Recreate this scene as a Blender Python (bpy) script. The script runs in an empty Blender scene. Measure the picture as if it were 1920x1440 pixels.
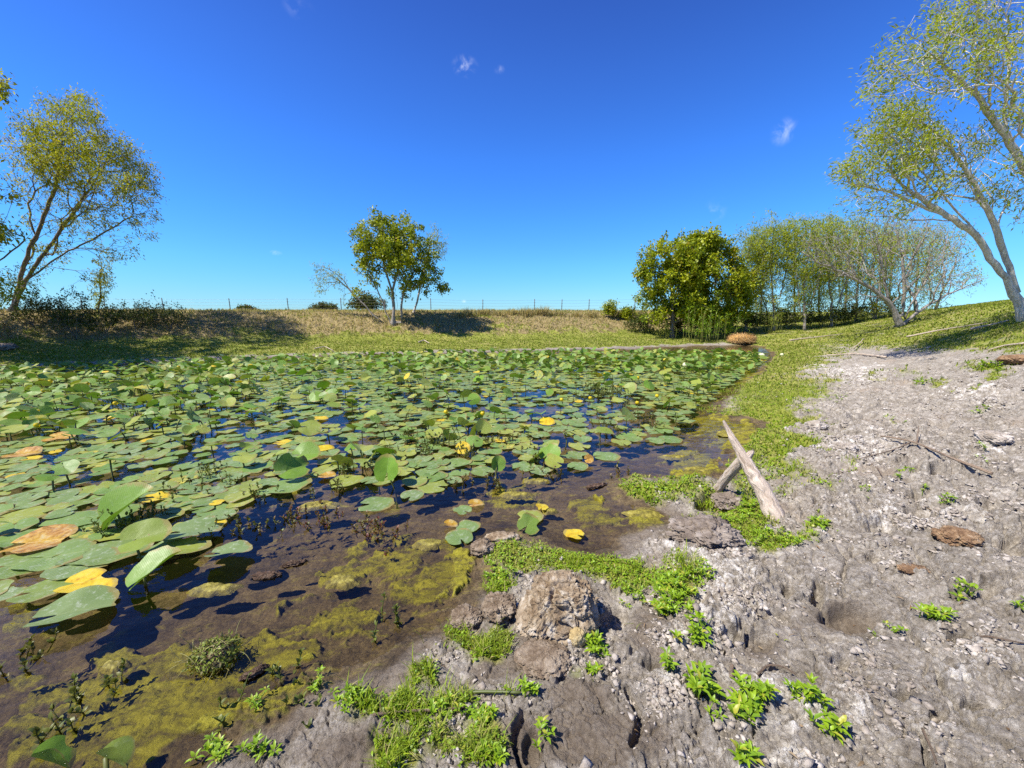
import bpy, math, random
import numpy as np

random.seed(7)
RNG = np.random.default_rng(11)
D = bpy.data
SC = bpy.context.scene
DENOISE = False
COL = SC.collection

# ------------------------------------------------------------------ camera, sky, sun, exposure
FPX = 735.0                      # focal length in photo pixels (photo 1920 x 1440)
PITCH = math.radians(10.4)
EYE = np.array([0.0, 0.0, 1.5])
cam = D.cameras.new("camera")
cam.sensor_width = 36.0
cam.lens = 36.0 * FPX / 1920.0
cam.clip_start = 0.05
cam.clip_end = 9000
camo = D.objects.new("camera", cam)
COL.objects.link(camo)
camo.location = EYE
camo.rotation_euler = (math.radians(90) - PITCH, 0, 0)
SC.camera = camo

SUN_EL = math.radians(54)
SUN_AZ = math.radians(-112)      # measured from +Y towards +X : left and a little behind the camera
SUN_DIR = np.array([math.sin(SUN_AZ) * math.cos(SUN_EL), math.cos(SUN_AZ) * math.cos(SUN_EL), math.sin(SUN_EL)])
sun = D.lights.new("sun", 'SUN')
sun.energy = 5.0
sun.angle = math.radians(0.5)
sun.color = (1.0, 0.95, 0.86)
suno = D.objects.new("sun", sun)
COL.objects.link(suno)
from mathutils import Vector
suno.rotation_euler = Vector(SUN_DIR).to_track_quat('Z', 'Y').to_euler()
suno.location = (-30, -12, 40)

SC.view_settings.view_transform = 'Standard'
SC.view_settings.look = 'None'
SC.view_settings.gamma = 1.0
SC.view_settings.exposure = 0.68
SC.render.film_transparent = False
SC.cycles.use_denoising = DENOISE
SC.cycles.max_bounces = 8
SC.cycles.transparent_max_bounces = 12
SC.cycles.caustics_reflective = False
SC.cycles.caustics_refractive = False


def ray(u, v):
    a = (u - 960.0) / FPX
    b = (v - 720.0) / FPX
    cp, sp = math.cos(PITCH), math.sin(PITCH)
    return np.array([a, cp - b * sp, -sp - b * cp])


def at(u, v, Y):
    """world point seen at photo pixel u,v at forward distance Y"""
    d = ray(u, v)
    return EYE + d * (Y / d[1])


def on_plane(u, v, z=0.0):
    d = ray(u, v)
    return EYE + d * ((z - EYE[2]) / d[2])


def project(x, y, z):
    cp, sp = math.cos(PITCH), math.sin(PITCH)
    zz = z - EYE[2]
    f = y * cp - zz * sp
    up = y * sp + zz * cp
    f = np.where(f < 0.05, 0.05, f)
    return 960 + FPX * x / f, 720 - FPX * up / f, f


# ---- nodes helper
class NT:
    def __init__(self, tree):
        self.t = tree
        tree.nodes.clear()

    def n(self, typ, inputs=None, **props):
        nd = self.t.nodes.new(typ)
        for k, v in props.items():
            setattr(nd, k, v)
        for k, v in (inputs or {}).items():
            s = nd.inputs[k]
            if isinstance(v, bpy.types.NodeSocket):
                self.t.links.new(v, s)
            else:
                s.default_value = v
        return nd

    def math(self, op, a, b=None, c=None, clamp=False):
        ins = {0: a}
        if b is not None:
            ins[1] = b
        if c is not None:
            ins[2] = c
        return self.n('ShaderNodeMath', ins, operation=op, use_clamp=clamp).outputs[0]

    def mix(self, f, a, b, blend='MIX'):
        nd = self.t.nodes.new('ShaderNodeMix')
        nd.data_type = 'RGBA'
        nd.blend_type = blend
        for s, v in ((nd.inputs[0], f), (nd.inputs[6], a), (nd.inputs[7], b)):
            if isinstance(v, bpy.types.NodeSocket):
                self.t.links.new(v, s)
            elif isinstance(v, (tuple, list)):
                s.default_value = (*v, 1) if len(v) == 3 else v
            else:
                s.default_value = v
        return nd.outputs[2]

    def smooth(self, v, lo, hi, a=0.0, b=1.0):
        return self.n('ShaderNodeMapRange', {0: v, 1: lo, 2: hi, 3: a, 4: b}, interpolation_type='SMOOTHSTEP').outputs[0]

    def ramp(self, f, stops):
        nd = self.n('ShaderNodeValToRGB', {0: f})
        el = nd.color_ramp.elements
        while len(el) < len(stops):
            el.new(0.5)
        for e, (p, c) in zip(el, stops):
            e.position = p
            e.color = (*c, 1)
        return nd.outputs[0]

    def noise(self, vec, scale, detail=4, rough=0.55, dist=0.0):
        return self.n('ShaderNodeTexNoise', {'Vector': vec, 'Scale': scale, 'Detail': detail, 'Roughness': rough,
                                             'Distortion': dist}).outputs[0]

    def link(self, a, b):
        self.t.links.new(a, b)


world = D.worlds.new("World")
SC.world = world
world.use_nodes = True
W = NT(world.node_tree)
sky = W.n('ShaderNodeTexSky', sky_type='NISHITA', sun_disc=False, sun_elevation=SUN_EL, sun_rotation=SUN_AZ,
          air_density=1.0, dust_density=0.0, ozone_density=4.0, altitude=0.0)
elev = W.n('ShaderNodeSeparateXYZ', {0: W.n('ShaderNodeTexCoord').outputs['Generated']}).outputs[2]
filt = W.ramp(elev, [(0, (0.1348, 0.2656, 0.4258)), (0.039, (0.1336, 0.2695, 0.4297)), (0.109, (0.1266, 0.2953, 0.4492)), (0.204, (0.1152, 0.2969, 0.5137)), (0.33, (0.1125, 0.2797, 0.5664)), (0.46, (0.1125, 0.2383, 0.5078)), (0.553, (0.1063, 0.2023, 0.4531)), (1, (0.1055, 0.1953, 0.4102))])
filt = W.n('ShaderNodeVectorMath', {0: filt, 3: 2.56}, operation='SCALE').outputs[0]
hs = W.n('ShaderNodeVectorMath', {0: sky.outputs[0], 1: filt}, operation='MULTIPLY')
# wisps of cloud, high up, as part of the sky itself
gen = W.n('ShaderNodeTexCoord').outputs['Generated']
cl_noise = W.n('ShaderNodeTexNoise', {'Vector': gen, 'Scale': 29.0, 'Detail': 9.0, 'Roughness': 0.62, 'Distortion': 0.6}).outputs[0]
cloud = None
for (cu, cv, rad, amt) in ((872, 124, 0.030, .75), (1470, 246, 0.028, .5), (517, 474, 0.014, .9), (868, 565, 0.013, .9),
                           (936, 131, 0.014, .35), (560, 14, 0.03, .2), (1340, 395, .03, .25)):
    d = ray(cu, cv)
    d = d / np.linalg.norm(d)
    vd = W.n('ShaderNodeVectorMath', {0: gen, 1: tuple(d)}, operation='SUBTRACT').outputs[0]
    vd = W.n('ShaderNodeVectorMath', {0: vd, 1: (1, 1, 2.2) if cv > 400 else ((1.15, 1, 1.0) if cu > 1000 else (1, 1, 1.5))}, operation='MULTIPLY').outputs[0]
    ln = W.n('ShaderNodeVectorMath', {0: vd}, operation='LENGTH').outputs['Value']
    m = W.smooth(ln, 0.0, rad, amt, 0.0)
    cloud = m if cloud is None else W.math('MAXIMUM', cloud, m)
cmask = W.math('MULTIPLY', cloud, W.smooth(cl_noise, 0.42, 0.74))
skyc = W.mix(W.math('MULTIPLY', cmask, .62), hs.outputs[0], (9.0, 9.4, 10.0))
bg = W.n('ShaderNodeBackground', {'Color': skyc, 'Strength': 0.1})
W.link(bg.outputs[0], W.n('ShaderNodeOutputWorld').inputs[0])


# ------------------------------------------------------------------ numpy noise
def _hash(ix, iy, seed):
    h = (ix.astype(np.int64) * 374761393 + iy.astype(np.int64) * 668265263 + seed * 974634777) & 0xffffffff
    h = ((h ^ (h >> 13)) * 1274126177) & 0xffffffff
    return (h ^ (h >> 16)) & 0xffffffff


_GA = np.linspace(0, 2 * np.pi, 256, endpoint=False)
_GX, _GY = np.cos(_GA), np.sin(_GA)


def gnoise(x, y, seed=0):
    x0 = np.floor(x); y0 = np.floor(y)
    fx = x - x0; fy = y - y0
    ux = fx * fx * fx * (fx * (fx * 6 - 15) + 10)
    uy = fy * fy * fy * (fy * (fy * 6 - 15) + 10)
    out = 0
    for dx in (0, 1):
        for dy in (0, 1):
            h = _hash(x0 + dx, y0 + dy, seed) & 255
            g = _GX[h] * (fx - dx) + _GY[h] * (fy - dy)
            out = out + g * (ux if dx else 1 - ux) * (uy if dy else 1 - uy)
    return out * 1.5


def fbm(x, y, oct=4, seed=0, gain=0.5):
    a, s, t = 1.0, 0.0, 0.0
    c, sn = math.cos(.6), math.sin(.6)
    for i in range(oct):
        s = s + a * gnoise(x, y, seed + i * 17)
        t += a
        a *= gain
        x, y = (x * c - y * sn) * 2.03 + 3.1, (x * sn + y * c) * 2.03 + 7.7
    return s / t


def gnoise3(x, y, z, seed=0):
    x0 = np.floor(x); y0 = np.floor(y); z0 = np.floor(z)
    fx = x - x0; fy = y - y0; fz = z - z0
    ux = fx * fx * (3 - 2 * fx); uy = fy * fy * (3 - 2 * fy); uz = fz * fz * (3 - 2 * fz)
    out = 0
    for dx in (0, 1):
        for dy in (0, 1):
            for dz in (0, 1):
                h = _hash(x0 + dx + (z0 + dz) * 57, y0 + dy + (z0 + dz) * 131, seed)
                g = ((h & 1023) / 511.5 - 1) * (fx - dx) + (((h >> 10) & 1023) / 511.5 - 1) * (fy - dy) + (((h >> 20) & 1023) / 511.5 - 1) * (fz - dz)
                out = out + g * (ux if dx else 1 - ux) * (uy if dy else 1 - uy) * (uz if dz else 1 - uz)
    return out * 1.5


def worley(x, y, seed=0):
    x0 = np.floor(x); y0 = np.floor(y)
    f1 = np.full(x.shape, 9.0); f2 = np.full(x.shape, 9.0); cid = np.zeros(x.shape)
    for dx in (-1, 0, 1):
        for dy in (-1, 0, 1):
            h = _hash(x0 + dx, y0 + dy, seed)
            px = x0 + dx + (h & 1023) / 1023.0
            py = y0 + dy + ((h >> 10) & 1023) / 1023.0
            d = np.hypot(px - x, py - y)
            new = d < f1
            f2 = np.where(new, f1, np.minimum(f2, d))
            cid = np.where(new, ((h >> 20) & 1023) / 1023.0, cid)
            f1 = np.where(new, d, f1)
    return f1, f2, cid


def plates(x, y, seed, slope=.5):
    """height of a crust broken into cells that each lie at their own tilt and level"""
    x0 = np.floor(x); y0 = np.floor(y)
    f1 = np.full(x.shape, 9.0); f2 = np.full(x.shape, 9.0); hh = np.zeros(x.shape)
    for dx in (-1, 0, 1):
        for dy in (-1, 0, 1):
            h = _hash(x0 + dx, y0 + dy, seed)
            ex = x - (x0 + dx + (h & 1023) / 1023.0); ey = y - (y0 + dy + ((h >> 10) & 1023) / 1023.0)
            h2 = _hash(x0 + dx, y0 + dy, seed + 991)
            lev = ((h2 & 1023) / 1023.0 - .5) + slope * (ex * (((h2 >> 10) & 1023) / 511.5 - 1) + ey * (((h2 >> 20) & 1023) / 511.5 - 1))
            d = np.hypot(ex, ey)
            new = d < f1
            f2 = np.where(new, f1, np.minimum(f2, d))
            hh = np.where(new, lev, hh)
            f1 = np.where(new, d, f1)
    return hh, f2 - f1


def sstep(a, b, v):
    t = np.clip((v - a) / (b - a), 0, 1)
    return t * t * (3 - 2 * t)


# ------------------------------------------------------------------ terrain
SHORE_PX = [(330, 1440), (412, 1376), (470, 1345), (530, 1316), (594, 1261), (650, 1250), (712, 1233), (769, 1190), (832, 1162),
            (853, 1134), (894, 1079), (885, 1037), (894, 1014), (925, 1004), (978, 996), (1030, 1012), (1064, 1030),
            (1109, 1034), (1135, 1023), (1140, 1002), (1203, 987), (1231, 972), (1215, 957), (1170, 947), (1132, 925),
            (1140, 900), (1200, 890), (1300, 893), (1339, 896), (1362, 855), (1400, 815), (1425, 795), (1384, 788), (1348, 784),
            (1335, 761), (1375, 739), (1397, 713), (1429, 687), (1446, 673), (1444, 662), (1430, 651),
            (1400, 648), (1300, 650), (1180, 655), (1000, 660), (800, 664), (600, 669), (400, 676), (200, 684), (0, 693)]
SHORE = [tuple(on_plane(u, v)[:2]) for u, v in SHORE_PX] + [(-18.5, 6), (-16, 0), (-9, -4), (-3.5, -2.6), (-1.6, -.6), (-1.25, .4)]
SHORE = np.array(SHORE)


def sdist(x, y):
    d2 = np.full(x.shape, 1e12)
    inside = np.zeros(x.shape, bool)
    n = len(SHORE)
    for i in range(n):
        ax, ay = SHORE[i]; bx, by = SHORE[(i + 1) % n]
        ex, ey = bx - ax, by - ay
        t = np.clip(((x - ax) * ex + (y - ay) * ey) / (ex * ex + ey * ey), 0, 1)
        d2 = np.minimum(d2, (x - ax - t * ex) ** 2 + (y - ay - t * ey) ** 2)
        c = (ay > y) != (by > y)
        xi = ax + (y - ay) * ex / (ey if ey != 0 else 1e-9)
        inside ^= c & (x < xi)
    return np.where(inside, -1, 1) * np.sqrt(d2)


def base(x, y, full=False):
    sd = sdist(x, y)
    az = np.degrees(np.arctan2(x, y))
    r = np.hypot(x, y)
    w = np.maximum(sstep(24, 33, az) * (az < 170), 1 - sstep(6, 8, r))
    o = np.maximum(sd, 0)
    far = 0.02 + 0.055 * np.minimum(o, 5) + 1.20 * sstep(3.6, 8.2, o)
    near = 1.35 * (1 - np.exp(-o * 0.115 / 1.35)) + 0.03 * sstep(0, .2, o)
    near = near + 1.22 * sstep(1.2, 7.2, o) * sstep(37, 54, az) * sstep(4, 9, r)
    near = near + (1.5 - near) * sstep(11, 20, o) * (1 - sstep(44, 54, az))
    out = far * (1 - w) + near * w
    out = out * (1 - sstep(40, 80, r)) + 1.44 * sstep(40, 80, r) + sstep(200, 3000, r) * .25
    ins = -0.40 * (1 - np.exp(np.minimum(sd, 0) / 1.7))
    z = np.where(sd > 0, out, ins)
    return (z, sd, az, r, w) if full else z


def px_ground(u, v, fn=None):
    d = ray(u, v)
    t = np.geomspace(0.6, 300, 5000)
    p = EYE[None] + d[None] * t[:, None]
    h = (fn or base)(p[:, 0], p[:, 1])
    k = np.argmax(p[:, 2] < h)
    if k == 0:
        k = len(t) - 1
    a = p[k - 1]; b = p[k]
    ha, hb = a[2] - h[k - 1], b[2] - h[k]
    f = ha / (ha - hb + 1e-9)
    q = a + (b - a) * f
    return q


def blobs(u, v, L):
    """strength of photo-surveyed ground patches (u,v,ru,rv,amount) at projected points"""
    m = np.zeros(u.shape)
    for (cu, cv, ru, rv, a) in L:
        e = ((u - cu) / ru) ** 2 + ((v - cv) / rv) ** 2
        m = np.maximum(m, a * np.exp(-e * 1.1))
    return m


GRASS = [(1640, 705, 24, 6, .8), (1760, 725, 22, 6, .8), (1560, 715, 30, 8, .9), (1690, 790, 14, 5, .75), (1600, 870, 18, 7, .7), (1830, 735, 20, 5, .8), (1500, 1000, 16, 20, .8), (1290, 1150, 16, 14, .7), (1000, 1040, 110, 32, 1), (1160, 1070, 110, 34, .9), (1250, 915, 110, 36, .8), (1400, 880, 40, 60, .7), (1290, 1010, 40, 20, .5), (860, 1180, 30, 40, .7), (1480, 690, 60, 14, .9), (1440, 720, 60, 24, .9), (985, 1030, 85, 26, 1), (930, 1085, 45, 30, .9), (1110, 1060, 90, 24, .9), (1190, 1095, 60, 28, 1), (1265, 1090, 60, 50, .9),
         (915, 1205, 50, 32, 1), (800, 1260, 35, 45, .75), (770, 1330, 70, 50, .85), (740, 1400, 70, 50, .85), (900, 1380, 55, 60, .85), (690, 1330, 60, 40, .7), (820, 1380, 50, 40, .7),
         (850, 1310, 70, 36, .75), (1075, 1270, 40, 26, .6), (955, 1305, 30, 18, .5),
         (1220, 915, 85, 30, .95), (1330, 930, 60, 40, .6), (1395, 965, 52, 50, 1), (1450, 1010, 45, 35, .9), (1300, 980, 80, 28, .7),
         (1480, 890, 70, 45, .62), (1450, 840, 50, 50, .85), (1440, 770, 70, 30, 1), (1480, 735, 90, 28, .95), (1400, 800, 40, 22, .9),
         (1530, 990, 30, 32, .6), (1380, 870, 30, 30, .6), (1700, 700, 60, 12, .5), (1850, 690, 60, 14, .8), (1550, 905, 50, 20, .5),
         (1560, 660, 70, 9, .6), (1800, 640, 140, 14, .75)]
WETMUD = [(1120, 1390, 170, 75, 1), (980, 1400, 60, 60, 1), (1080, 1310, 90, 40, .9), (1325, 1000, 62, 40, 1), (1430, 1205, 60, 32, .85),
          (1590, 1150, 85, 34, .95), (1480, 1160, 40, 20, .6), (950, 1250, 90, 45, .8), (660, 1400, 150, 60, .8), (760, 1260, 60, 40, .8),
          (1220, 1180, 70, 60, .7), (1350, 940, 50, 25, .9), (1000, 1200, 60, 40, .7)]
CRUST = [(1330, 1070, 75, 50, .9), (1385, 1110, 50, 40, .9), (1340, 1180, 40, 40, .9), (1260, 1200, 40, 20, .8), (1265, 1300, 45, 40, .8),
         (1420, 1290, 100, 40, .6), (1560, 1310, 110, 60, .6), (1440, 1420, 90, 40, .7), (1600, 840, 90, 30, .5), (1500, 690, 60, 14, .7),
         (1610, 700, 80, 16, .6), (1850, 830, 35, 14, 1), (1700, 960, 160, 50, .35), (1840, 1220, 90, 60, .5), (1820, 740, 80, 16, .5)]
HOLES = [(1500, 830, 30, 7, .05), (1620, 780, 34, 7, .05), (1760, 790, 40, 8, .06), (1880, 760, 40, 8, .06), (1640, 1040, 24, 12, .05), (1800, 1190, 30, 14, .05), (1580, 1240, 26, 14, .045), (1690, 1300, 26, 12, .05), (1480, 1100, 20, 14, .05), (1560, 1010, 24, 10, .05), (1220, 1240, 22, 14, .04), (1300, 1130, 22, 12, .05), (1600, 1150, 78, 30, .075), (1425, 1195, 45, 24, .05), (1535, 1110, 22, 26, .07), (1730, 925, 45, 12, .06), (1720, 955, 30, 9, .05),
         (1860, 940, 40, 16, .08), (1740, 985, 26, 10, .07), (1350, 940, 60, 24, .13), (1150, 1150, 32, 26, .05), (1870, 850, 40, 10, .05),
         (1490, 880, 45, 10, .03), (1700, 900, 30, 8, .04), (1905, 1020, 30, 30, .06), (1760, 1340, 26, 14, .04), (1830, 1310, 34, 12, .05),
         (1370, 1190, 26, 18, .06), (1850, 1100, 40, 18, .05), (1080, 1400, 60, 40, .02), (1000, 1400, 26, 40, .035), (1650, 990, 34, 12, .04)]
ALGAE = [(520, 1230, 120, 40, .9), (640, 1180, 90, 40, .8), (350, 1290, 120, 50, 1), (790, 1120, 60, 40, .8), (860, 1060, 40, 40, .8), (300, 1330, 230, 70, 1), (180, 1400, 180, 60, 1), (420, 1250, 170, 60, .85), (620, 1150, 150, 60, .5), (750, 1060, 120, 60, .65),
         (640, 1090, 60, 30, .8), (230, 1240, 60, 30, .8), (60, 1270, 60, 20, .6), (60, 1170, 80, 40, .6), (960, 940, 90, 30, .55),
         (1110, 965, 60, 25, .7), (1220, 985, 50, 18, 1), (1300, 880, 60, 30, .8), (1380, 820, 60, 30, 1), (1330, 800, 50, 30, .7),
         (1290, 740, 80, 30, .7), (1000, 900, 100, 20, .35), (520, 940, 90, 20, .4), (420, 1085, 60, 25, .4), (850, 1085, 50, 40, .7), (1380, 700, 60, 20, .8)]
CRACKS = [[(1760, 1250), (1775, 1290), (1800, 1320), (1840, 1365), (1890, 1392)], [(1640, 1120), (1700, 1160), (1740, 1215), (1790, 1250)],
          [(1530, 1085), (1535, 1130), (1600, 1190), (1660, 1180)], [(1690, 900), (1740, 930), (1800, 935), (1850, 960)],
          [(1730, 1370), (1745, 1410), (1760, 1440)], [(1360, 1190), (1390, 1170), (1410, 1200)], [(1700, 1010), (1750, 1060), (1790, 1120)],
          [(1560, 920), (1620, 930), (1660, 960), (1700, 1000)], [(1180, 1290), (1200, 1340), (1190, 1390)], [(980, 1330), (960, 1380), (985, 1440)]]
CRACKS_W = [[px_ground(u, v)[:2] for u, v in c] for c in CRACKS]


def hshape(u, v, L):
    m = np.zeros(u.shape)
    for (cu, cv, ru, rv, a) in L:
        e = np.exp(-(((u - cu) / ru) ** 2 + ((v - cv) / rv) ** 2) * 1.1)
        m = np.maximum(m, a * (.35 * e + .65 * sstep(.28, .5, e)))
    return m


def terrain(x, y, attrs=False):
    x = np.asarray(x, float); y = np.asarray(y, float)
    z, sd, az, r, w = base(x, y, True)
    rough_sd = sd + (0.09 * fbm(x * 3.1, y * 3.1, 4, 5) + .03 * fbm(x * 13, y * 13, 2, 6)) * (1 - sstep(6, 14, r)) + 0.35 * fbm(x * .9, y * .9, 3, 8) * sstep(5, 10, r)
    lod1 = 1 - sstep(4.5, 13.0, r); lod2 = 1 - sstep(7, 22, r); lod3 = 1 - sstep(35, 70, r)
    out = sstep(-0.02, 0.25, rough_sd)
    u, v, _ = project(x, y, z)
    n_a = fbm(x * 2.3, y * 2.3, 4, 31)
    n_b = fbm(x * 7.0, y * 7.0, 4, 37)
    front = (y > .2)
    un, vn = u + 40 * n_b, v + 25 * n_a
    veg = np.where(front, blobs(un, vn, GRASS), .2)
    wet = np.where(front, blobs(un, vn, WETMUD), .2)
    cr = np.where(front, blobs(un, vn, CRUST), .4)
    hol = np.where(front, 1.5 * hshape(u + 14 * n_b, v + 9 * n_a, [(a, b, c * .8, d * .8, e) for a, b, c, d, e in HOLES]), 0)
    alg = np.where(front, blobs(un, vn, ALGAE), .3)
    wet = np.maximum(wet, 1 - sstep(0.02, 0.38, rough_sd + .12 * n_b))
    # band of creeping green along the right hand shore and turf higher up the right hand slope
    band = (1 - sstep(.2 + .07 * np.maximum(r - 5, 0), .9 + .13 * np.maximum(r - 5, 0), sd + .9 * n_a + .4 * n_b)) * sstep(3.6, 5, r) * w
    veg = np.maximum(veg, band * .85)
    turf = np.where(front, sstep(12, -14, v - (648 + .035 * (u - 1450)) + 22 * n_a + 12 * n_b), 0) * w * sstep(5.5, 7.5, r)
    veg = np.maximum(veg, turf * (0.55 + .5 * sstep(-.25, .2, n_a)))
    farb = (1 - w) * out
    mstrip = 1 - sstep(.25, 1.1, sd + .9 * n_a)
    veg = veg * w + (1 - w) * (1 - .85 * mstrip) * 0.9
    berm = farb * sstep(4.2, 5.6, sd + .8 * n_a + .4 * n_b)
    straw = berm * sstep(-.25, .25, fbm(x * .5, y * .9, 4, 43) + .3 * n_b + .25)
    wet = np.maximum(wet, (1 - w) * mstrip * .55)
    # --- geometry of the mud
    wx = x + .06 * fbm(x * 5, y * 5, 3, 51); wy = y + .06 * fbm(x * 5, y * 5, 3, 52)
    f1, f2, c1 = worley(wx * 2.3, wy * 2.9, 61)
    e1 = f2 - f1
    g1, g2, c2 = worley(wx * 6.2 + 3, wy * 7.4, 62)
    e2 = g2 - g1
    h1, h2, c3 = worley(wx * 17 + 3 + .3 * n_b, wy * 20, 63)
    e3 = h2 - h1
    dry = (1 - .8 * wet) * (1 - .5 * np.clip(veg, 0, 1))
    mud = out * (w * (1 - .75 * turf) + (1 - w) * mstrip * .5)
    k1, k2, c4 = worley(x * 41 + 2 * n_b, y * 46 + 2 * n_a, 64)
    e4 = k2 - k1
    rug = 1 - .55 * sstep(-.1, .45, fbm(x * 1.6, y * 1.6, 3, 66))          # broken and smoother areas
    det = 0
    det = det + mud * dry * lod2 * (-.045 * (1 - sstep(0, .08, e1)) * sstep(.25, .6, c1) + .034 * (c1 - .5))
    det = det + mud * dry * lod2 * (-.024 * (1 - sstep(0, .12, e2)) * sstep(.3, .8, c1 + c2 * .6) + .010 * (c2 - .5) * sstep(0, .2, e2)) * (.5 + .5 * rug)
    det = det + mud * (.22 + .78 * dry) * lod1 * (-.006 * (1 - sstep(0, .16, e3)) + .003 * (c3 - .5) * sstep(0, .2, e3)) * rug
    det = det + mud * (.25 + .75 * dry) * lod1 * (.005 * (c4 - .5) * sstep(0, .2, e4)) * rug * (1 - sstep(3, 6, r))
    q1 = np.abs(fbm(x * 4.6 + .25 * n_b, y * 5.2, 4, 67, .55)); q2 = np.abs(fbm(x * 11 + .2 * n_b, y * 12.5, 4, 68, .55)); q3 = np.abs(fbm(x * 27, y * 30, 3, 69, .55))
    det = det - mud * dry * lod2 * .032 * (1 - sstep(0, .045, q1)) * sstep(-.25, .15, n_a)
    det = det - mud * dry * lod2 * .013 * (1 - sstep(0, .07, q2)) * (.4 + .6 * rug)
    det = det - mud * (.3 + .7 * dry) * lod1 * .0035 * (1 - sstep(0, .11, q3))
    pw = .05 * fbm(x * 7, y * 7, 3, 54); pz = .05 * fbm(x * 7, y * 7, 3, 55)
    p1, pe1 = plates((x + pw) * 5.2, (y + pz) * 6.4, 161, 1.5)
    p2, pe2 = plates((x + pw * .5) * 13, (y + pz * .5) * 16, 162, 1.6)
    p3, pe3 = plates((x + pw * .3) * 33, (y + pz * .3) * 38, 163, 1.6)
    rg2 = sstep(-.35, .25, fbm(x * 2.1 + 5, y * 2.1, 3, 164))
    det = det + mud * dry * lod2 * .036 * p1 * sstep(0, .06, pe1) * (.35 + .65 * rg2)
    det = det + mud * (.25 + .75 * dry) * lod2 * .024 * p2 * sstep(0, .09, pe2) * rg2
    det = det + mud * (.35 + .65 * dry) * lod1 * .011 * p3 * sstep(0, .12, pe3) * (.4 + .6 * rg2)
    bil = np.abs(fbm(x * 9, y * 11, 4, 71))
    det = det + mud * lod2 * (.060 * n_a + .030 * n_b + .022 * (bil - .15) * (.35 + .65 * dry))
    det = det + mud * lod1 * ((.009 * fbm(x * 31, y * 36, 4, 73, .6)) + .002 * gnoise(x * 140, y * 150, 75) * (1 - sstep(2, 4, r)))
    det = det * np.where(sd > 0, .62 + .38 * sstep(2.0, 4.5, r), 1.0)
    det = det - mud * hol
    # crumbly salt crust stands proud
    crn = sstep(.28, .6, cr + .45 * n_b + .12)
    det = det + mud * lod1 * crn * (.010 + .034 * np.abs(fbm(x * 24, y * 26, 4, 77, .65)))
    for c in CRACKS_W:
        dm = np.full(x.shape, 9.0)
        xx = x + .035 * n_b; yy = y + .035 * n_a
        for (a, b) in zip(c[:-1], c[1:]):
            ex, ey = b[0] - a[0], b[1] - a[1]
            t = np.clip(((xx - a[0]) * ex + (yy - a[1]) * ey) / (ex * ex + ey * ey), 0, 1)
            dm = np.minimum(dm, np.hypot(xx - a[0] - t * ex, yy - a[1] - t * ey))
        det = det - mud * .05 * (1 - sstep(.004, .020, dm))
    # turf hummocks, berm
    det = det + out * np.clip(veg, 0, 1) * lod2 * .03 * n_b + lod3 * (1 - mud) * out * (.07 * fbm(x * 1.3, y * 1.3, 3, 81) + .03 * n_a)
    det = det + berm * lod3 * (.15 * fbm(x * 1.1, y * 2.2, 3, 83) + .08 * n_b)
    # pond bed
    bed = 1 - out
    an = sstep(.36, .60, alg * 1.08 + .6 * fbm(x * 4.2 + .8 * n_b, y * 6 - x * 2, 4, 91) + .15 * n_b)
    an = an * sstep(-2.6, -2.0, sd - 0 * x) if False else an
    det = det + bed * lod2 * (.025 * n_a + .012 * n_b + .006 * fbm(x * 26, y * 26, 2, 95))
    det = det + bed * lod1 * an * (.03 + .03 * np.abs(fbm(x * 16 + y * 6, y * 22 - x * 8, 3, 93)))
    zz = z + det * 1.0
    zz = np.where((sd < -.12), np.minimum(zz, -.012), zz)
    dry_floor = np.where(sd > .9, .03, -9)
    zz = np.maximum(zz, dry_floor)
    if not attrs:
        return zz
    straw = np.clip(straw * 1.1, 0, 1)
    return zz, dict(wet=wet, veg=np.clip(veg, 0, 1.2), alg=an * bed, crust=crn * out, straw=straw, bed=bed, sd=sd, far=1 - w, out=out,
                    turf=turf, u=u, v=v, r=r, w=w, mud=mud, berm=berm)


def gz(x, y):
    return float(terrain(np.array([float(x)]), np.array([float(y)]))[0])


# ------------------------------------------------------------------ mesh helpers
def mesh_np(name, V, quads=None, tris=None, uv=None, col=None, smooth=False):
    V = np.asarray(V, np.float32)
    me = D.meshes.new(name)
    me.vertices.add(len(V))
    me.vertices.foreach_set("co", V.ravel())
    parts, starts, pos = [], [], 0
    for F, k in ((quads, 4), (tris, 3)):
        if F is None or len(F) == 0:
            continue
        F = np.asarray(F, np.int32).reshape(-1, k)
        parts.append(F.ravel())
        starts.append(pos + np.arange(len(F), dtype=np.int32) * k)
        pos += F.size
    L = np.concatenate(parts); S = np.concatenate(starts).astype(np.int32)
    me.loops.add(len(L))
    me.loops.foreach_set("vertex_index", L)
    me.polygons.add(len(S))
    me.polygons.foreach_set("loop_start", S)
    if smooth:
        me.polygons.foreach_set("use_smooth", np.ones(len(S), bool))
    me.update(calc_edges=True)
    if uv is not None:
        lay = me.uv_layers.new(name="UVMap")
        lay.data.foreach_set("uv", np.asarray(uv, np.float32)[L].ravel())
    for nm, c in (col or {}).items():
        a = me.color_attributes.new(nm, 'FLOAT_COLOR', 'POINT')
        c = np.asarray(c, np.float32)
        if c.shape[1] == 3:
            c = np.concatenate([c, np.ones((len(c), 1), np.float32)], 1)
        a.data.foreach_set("color", c.ravel())
    return me


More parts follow.
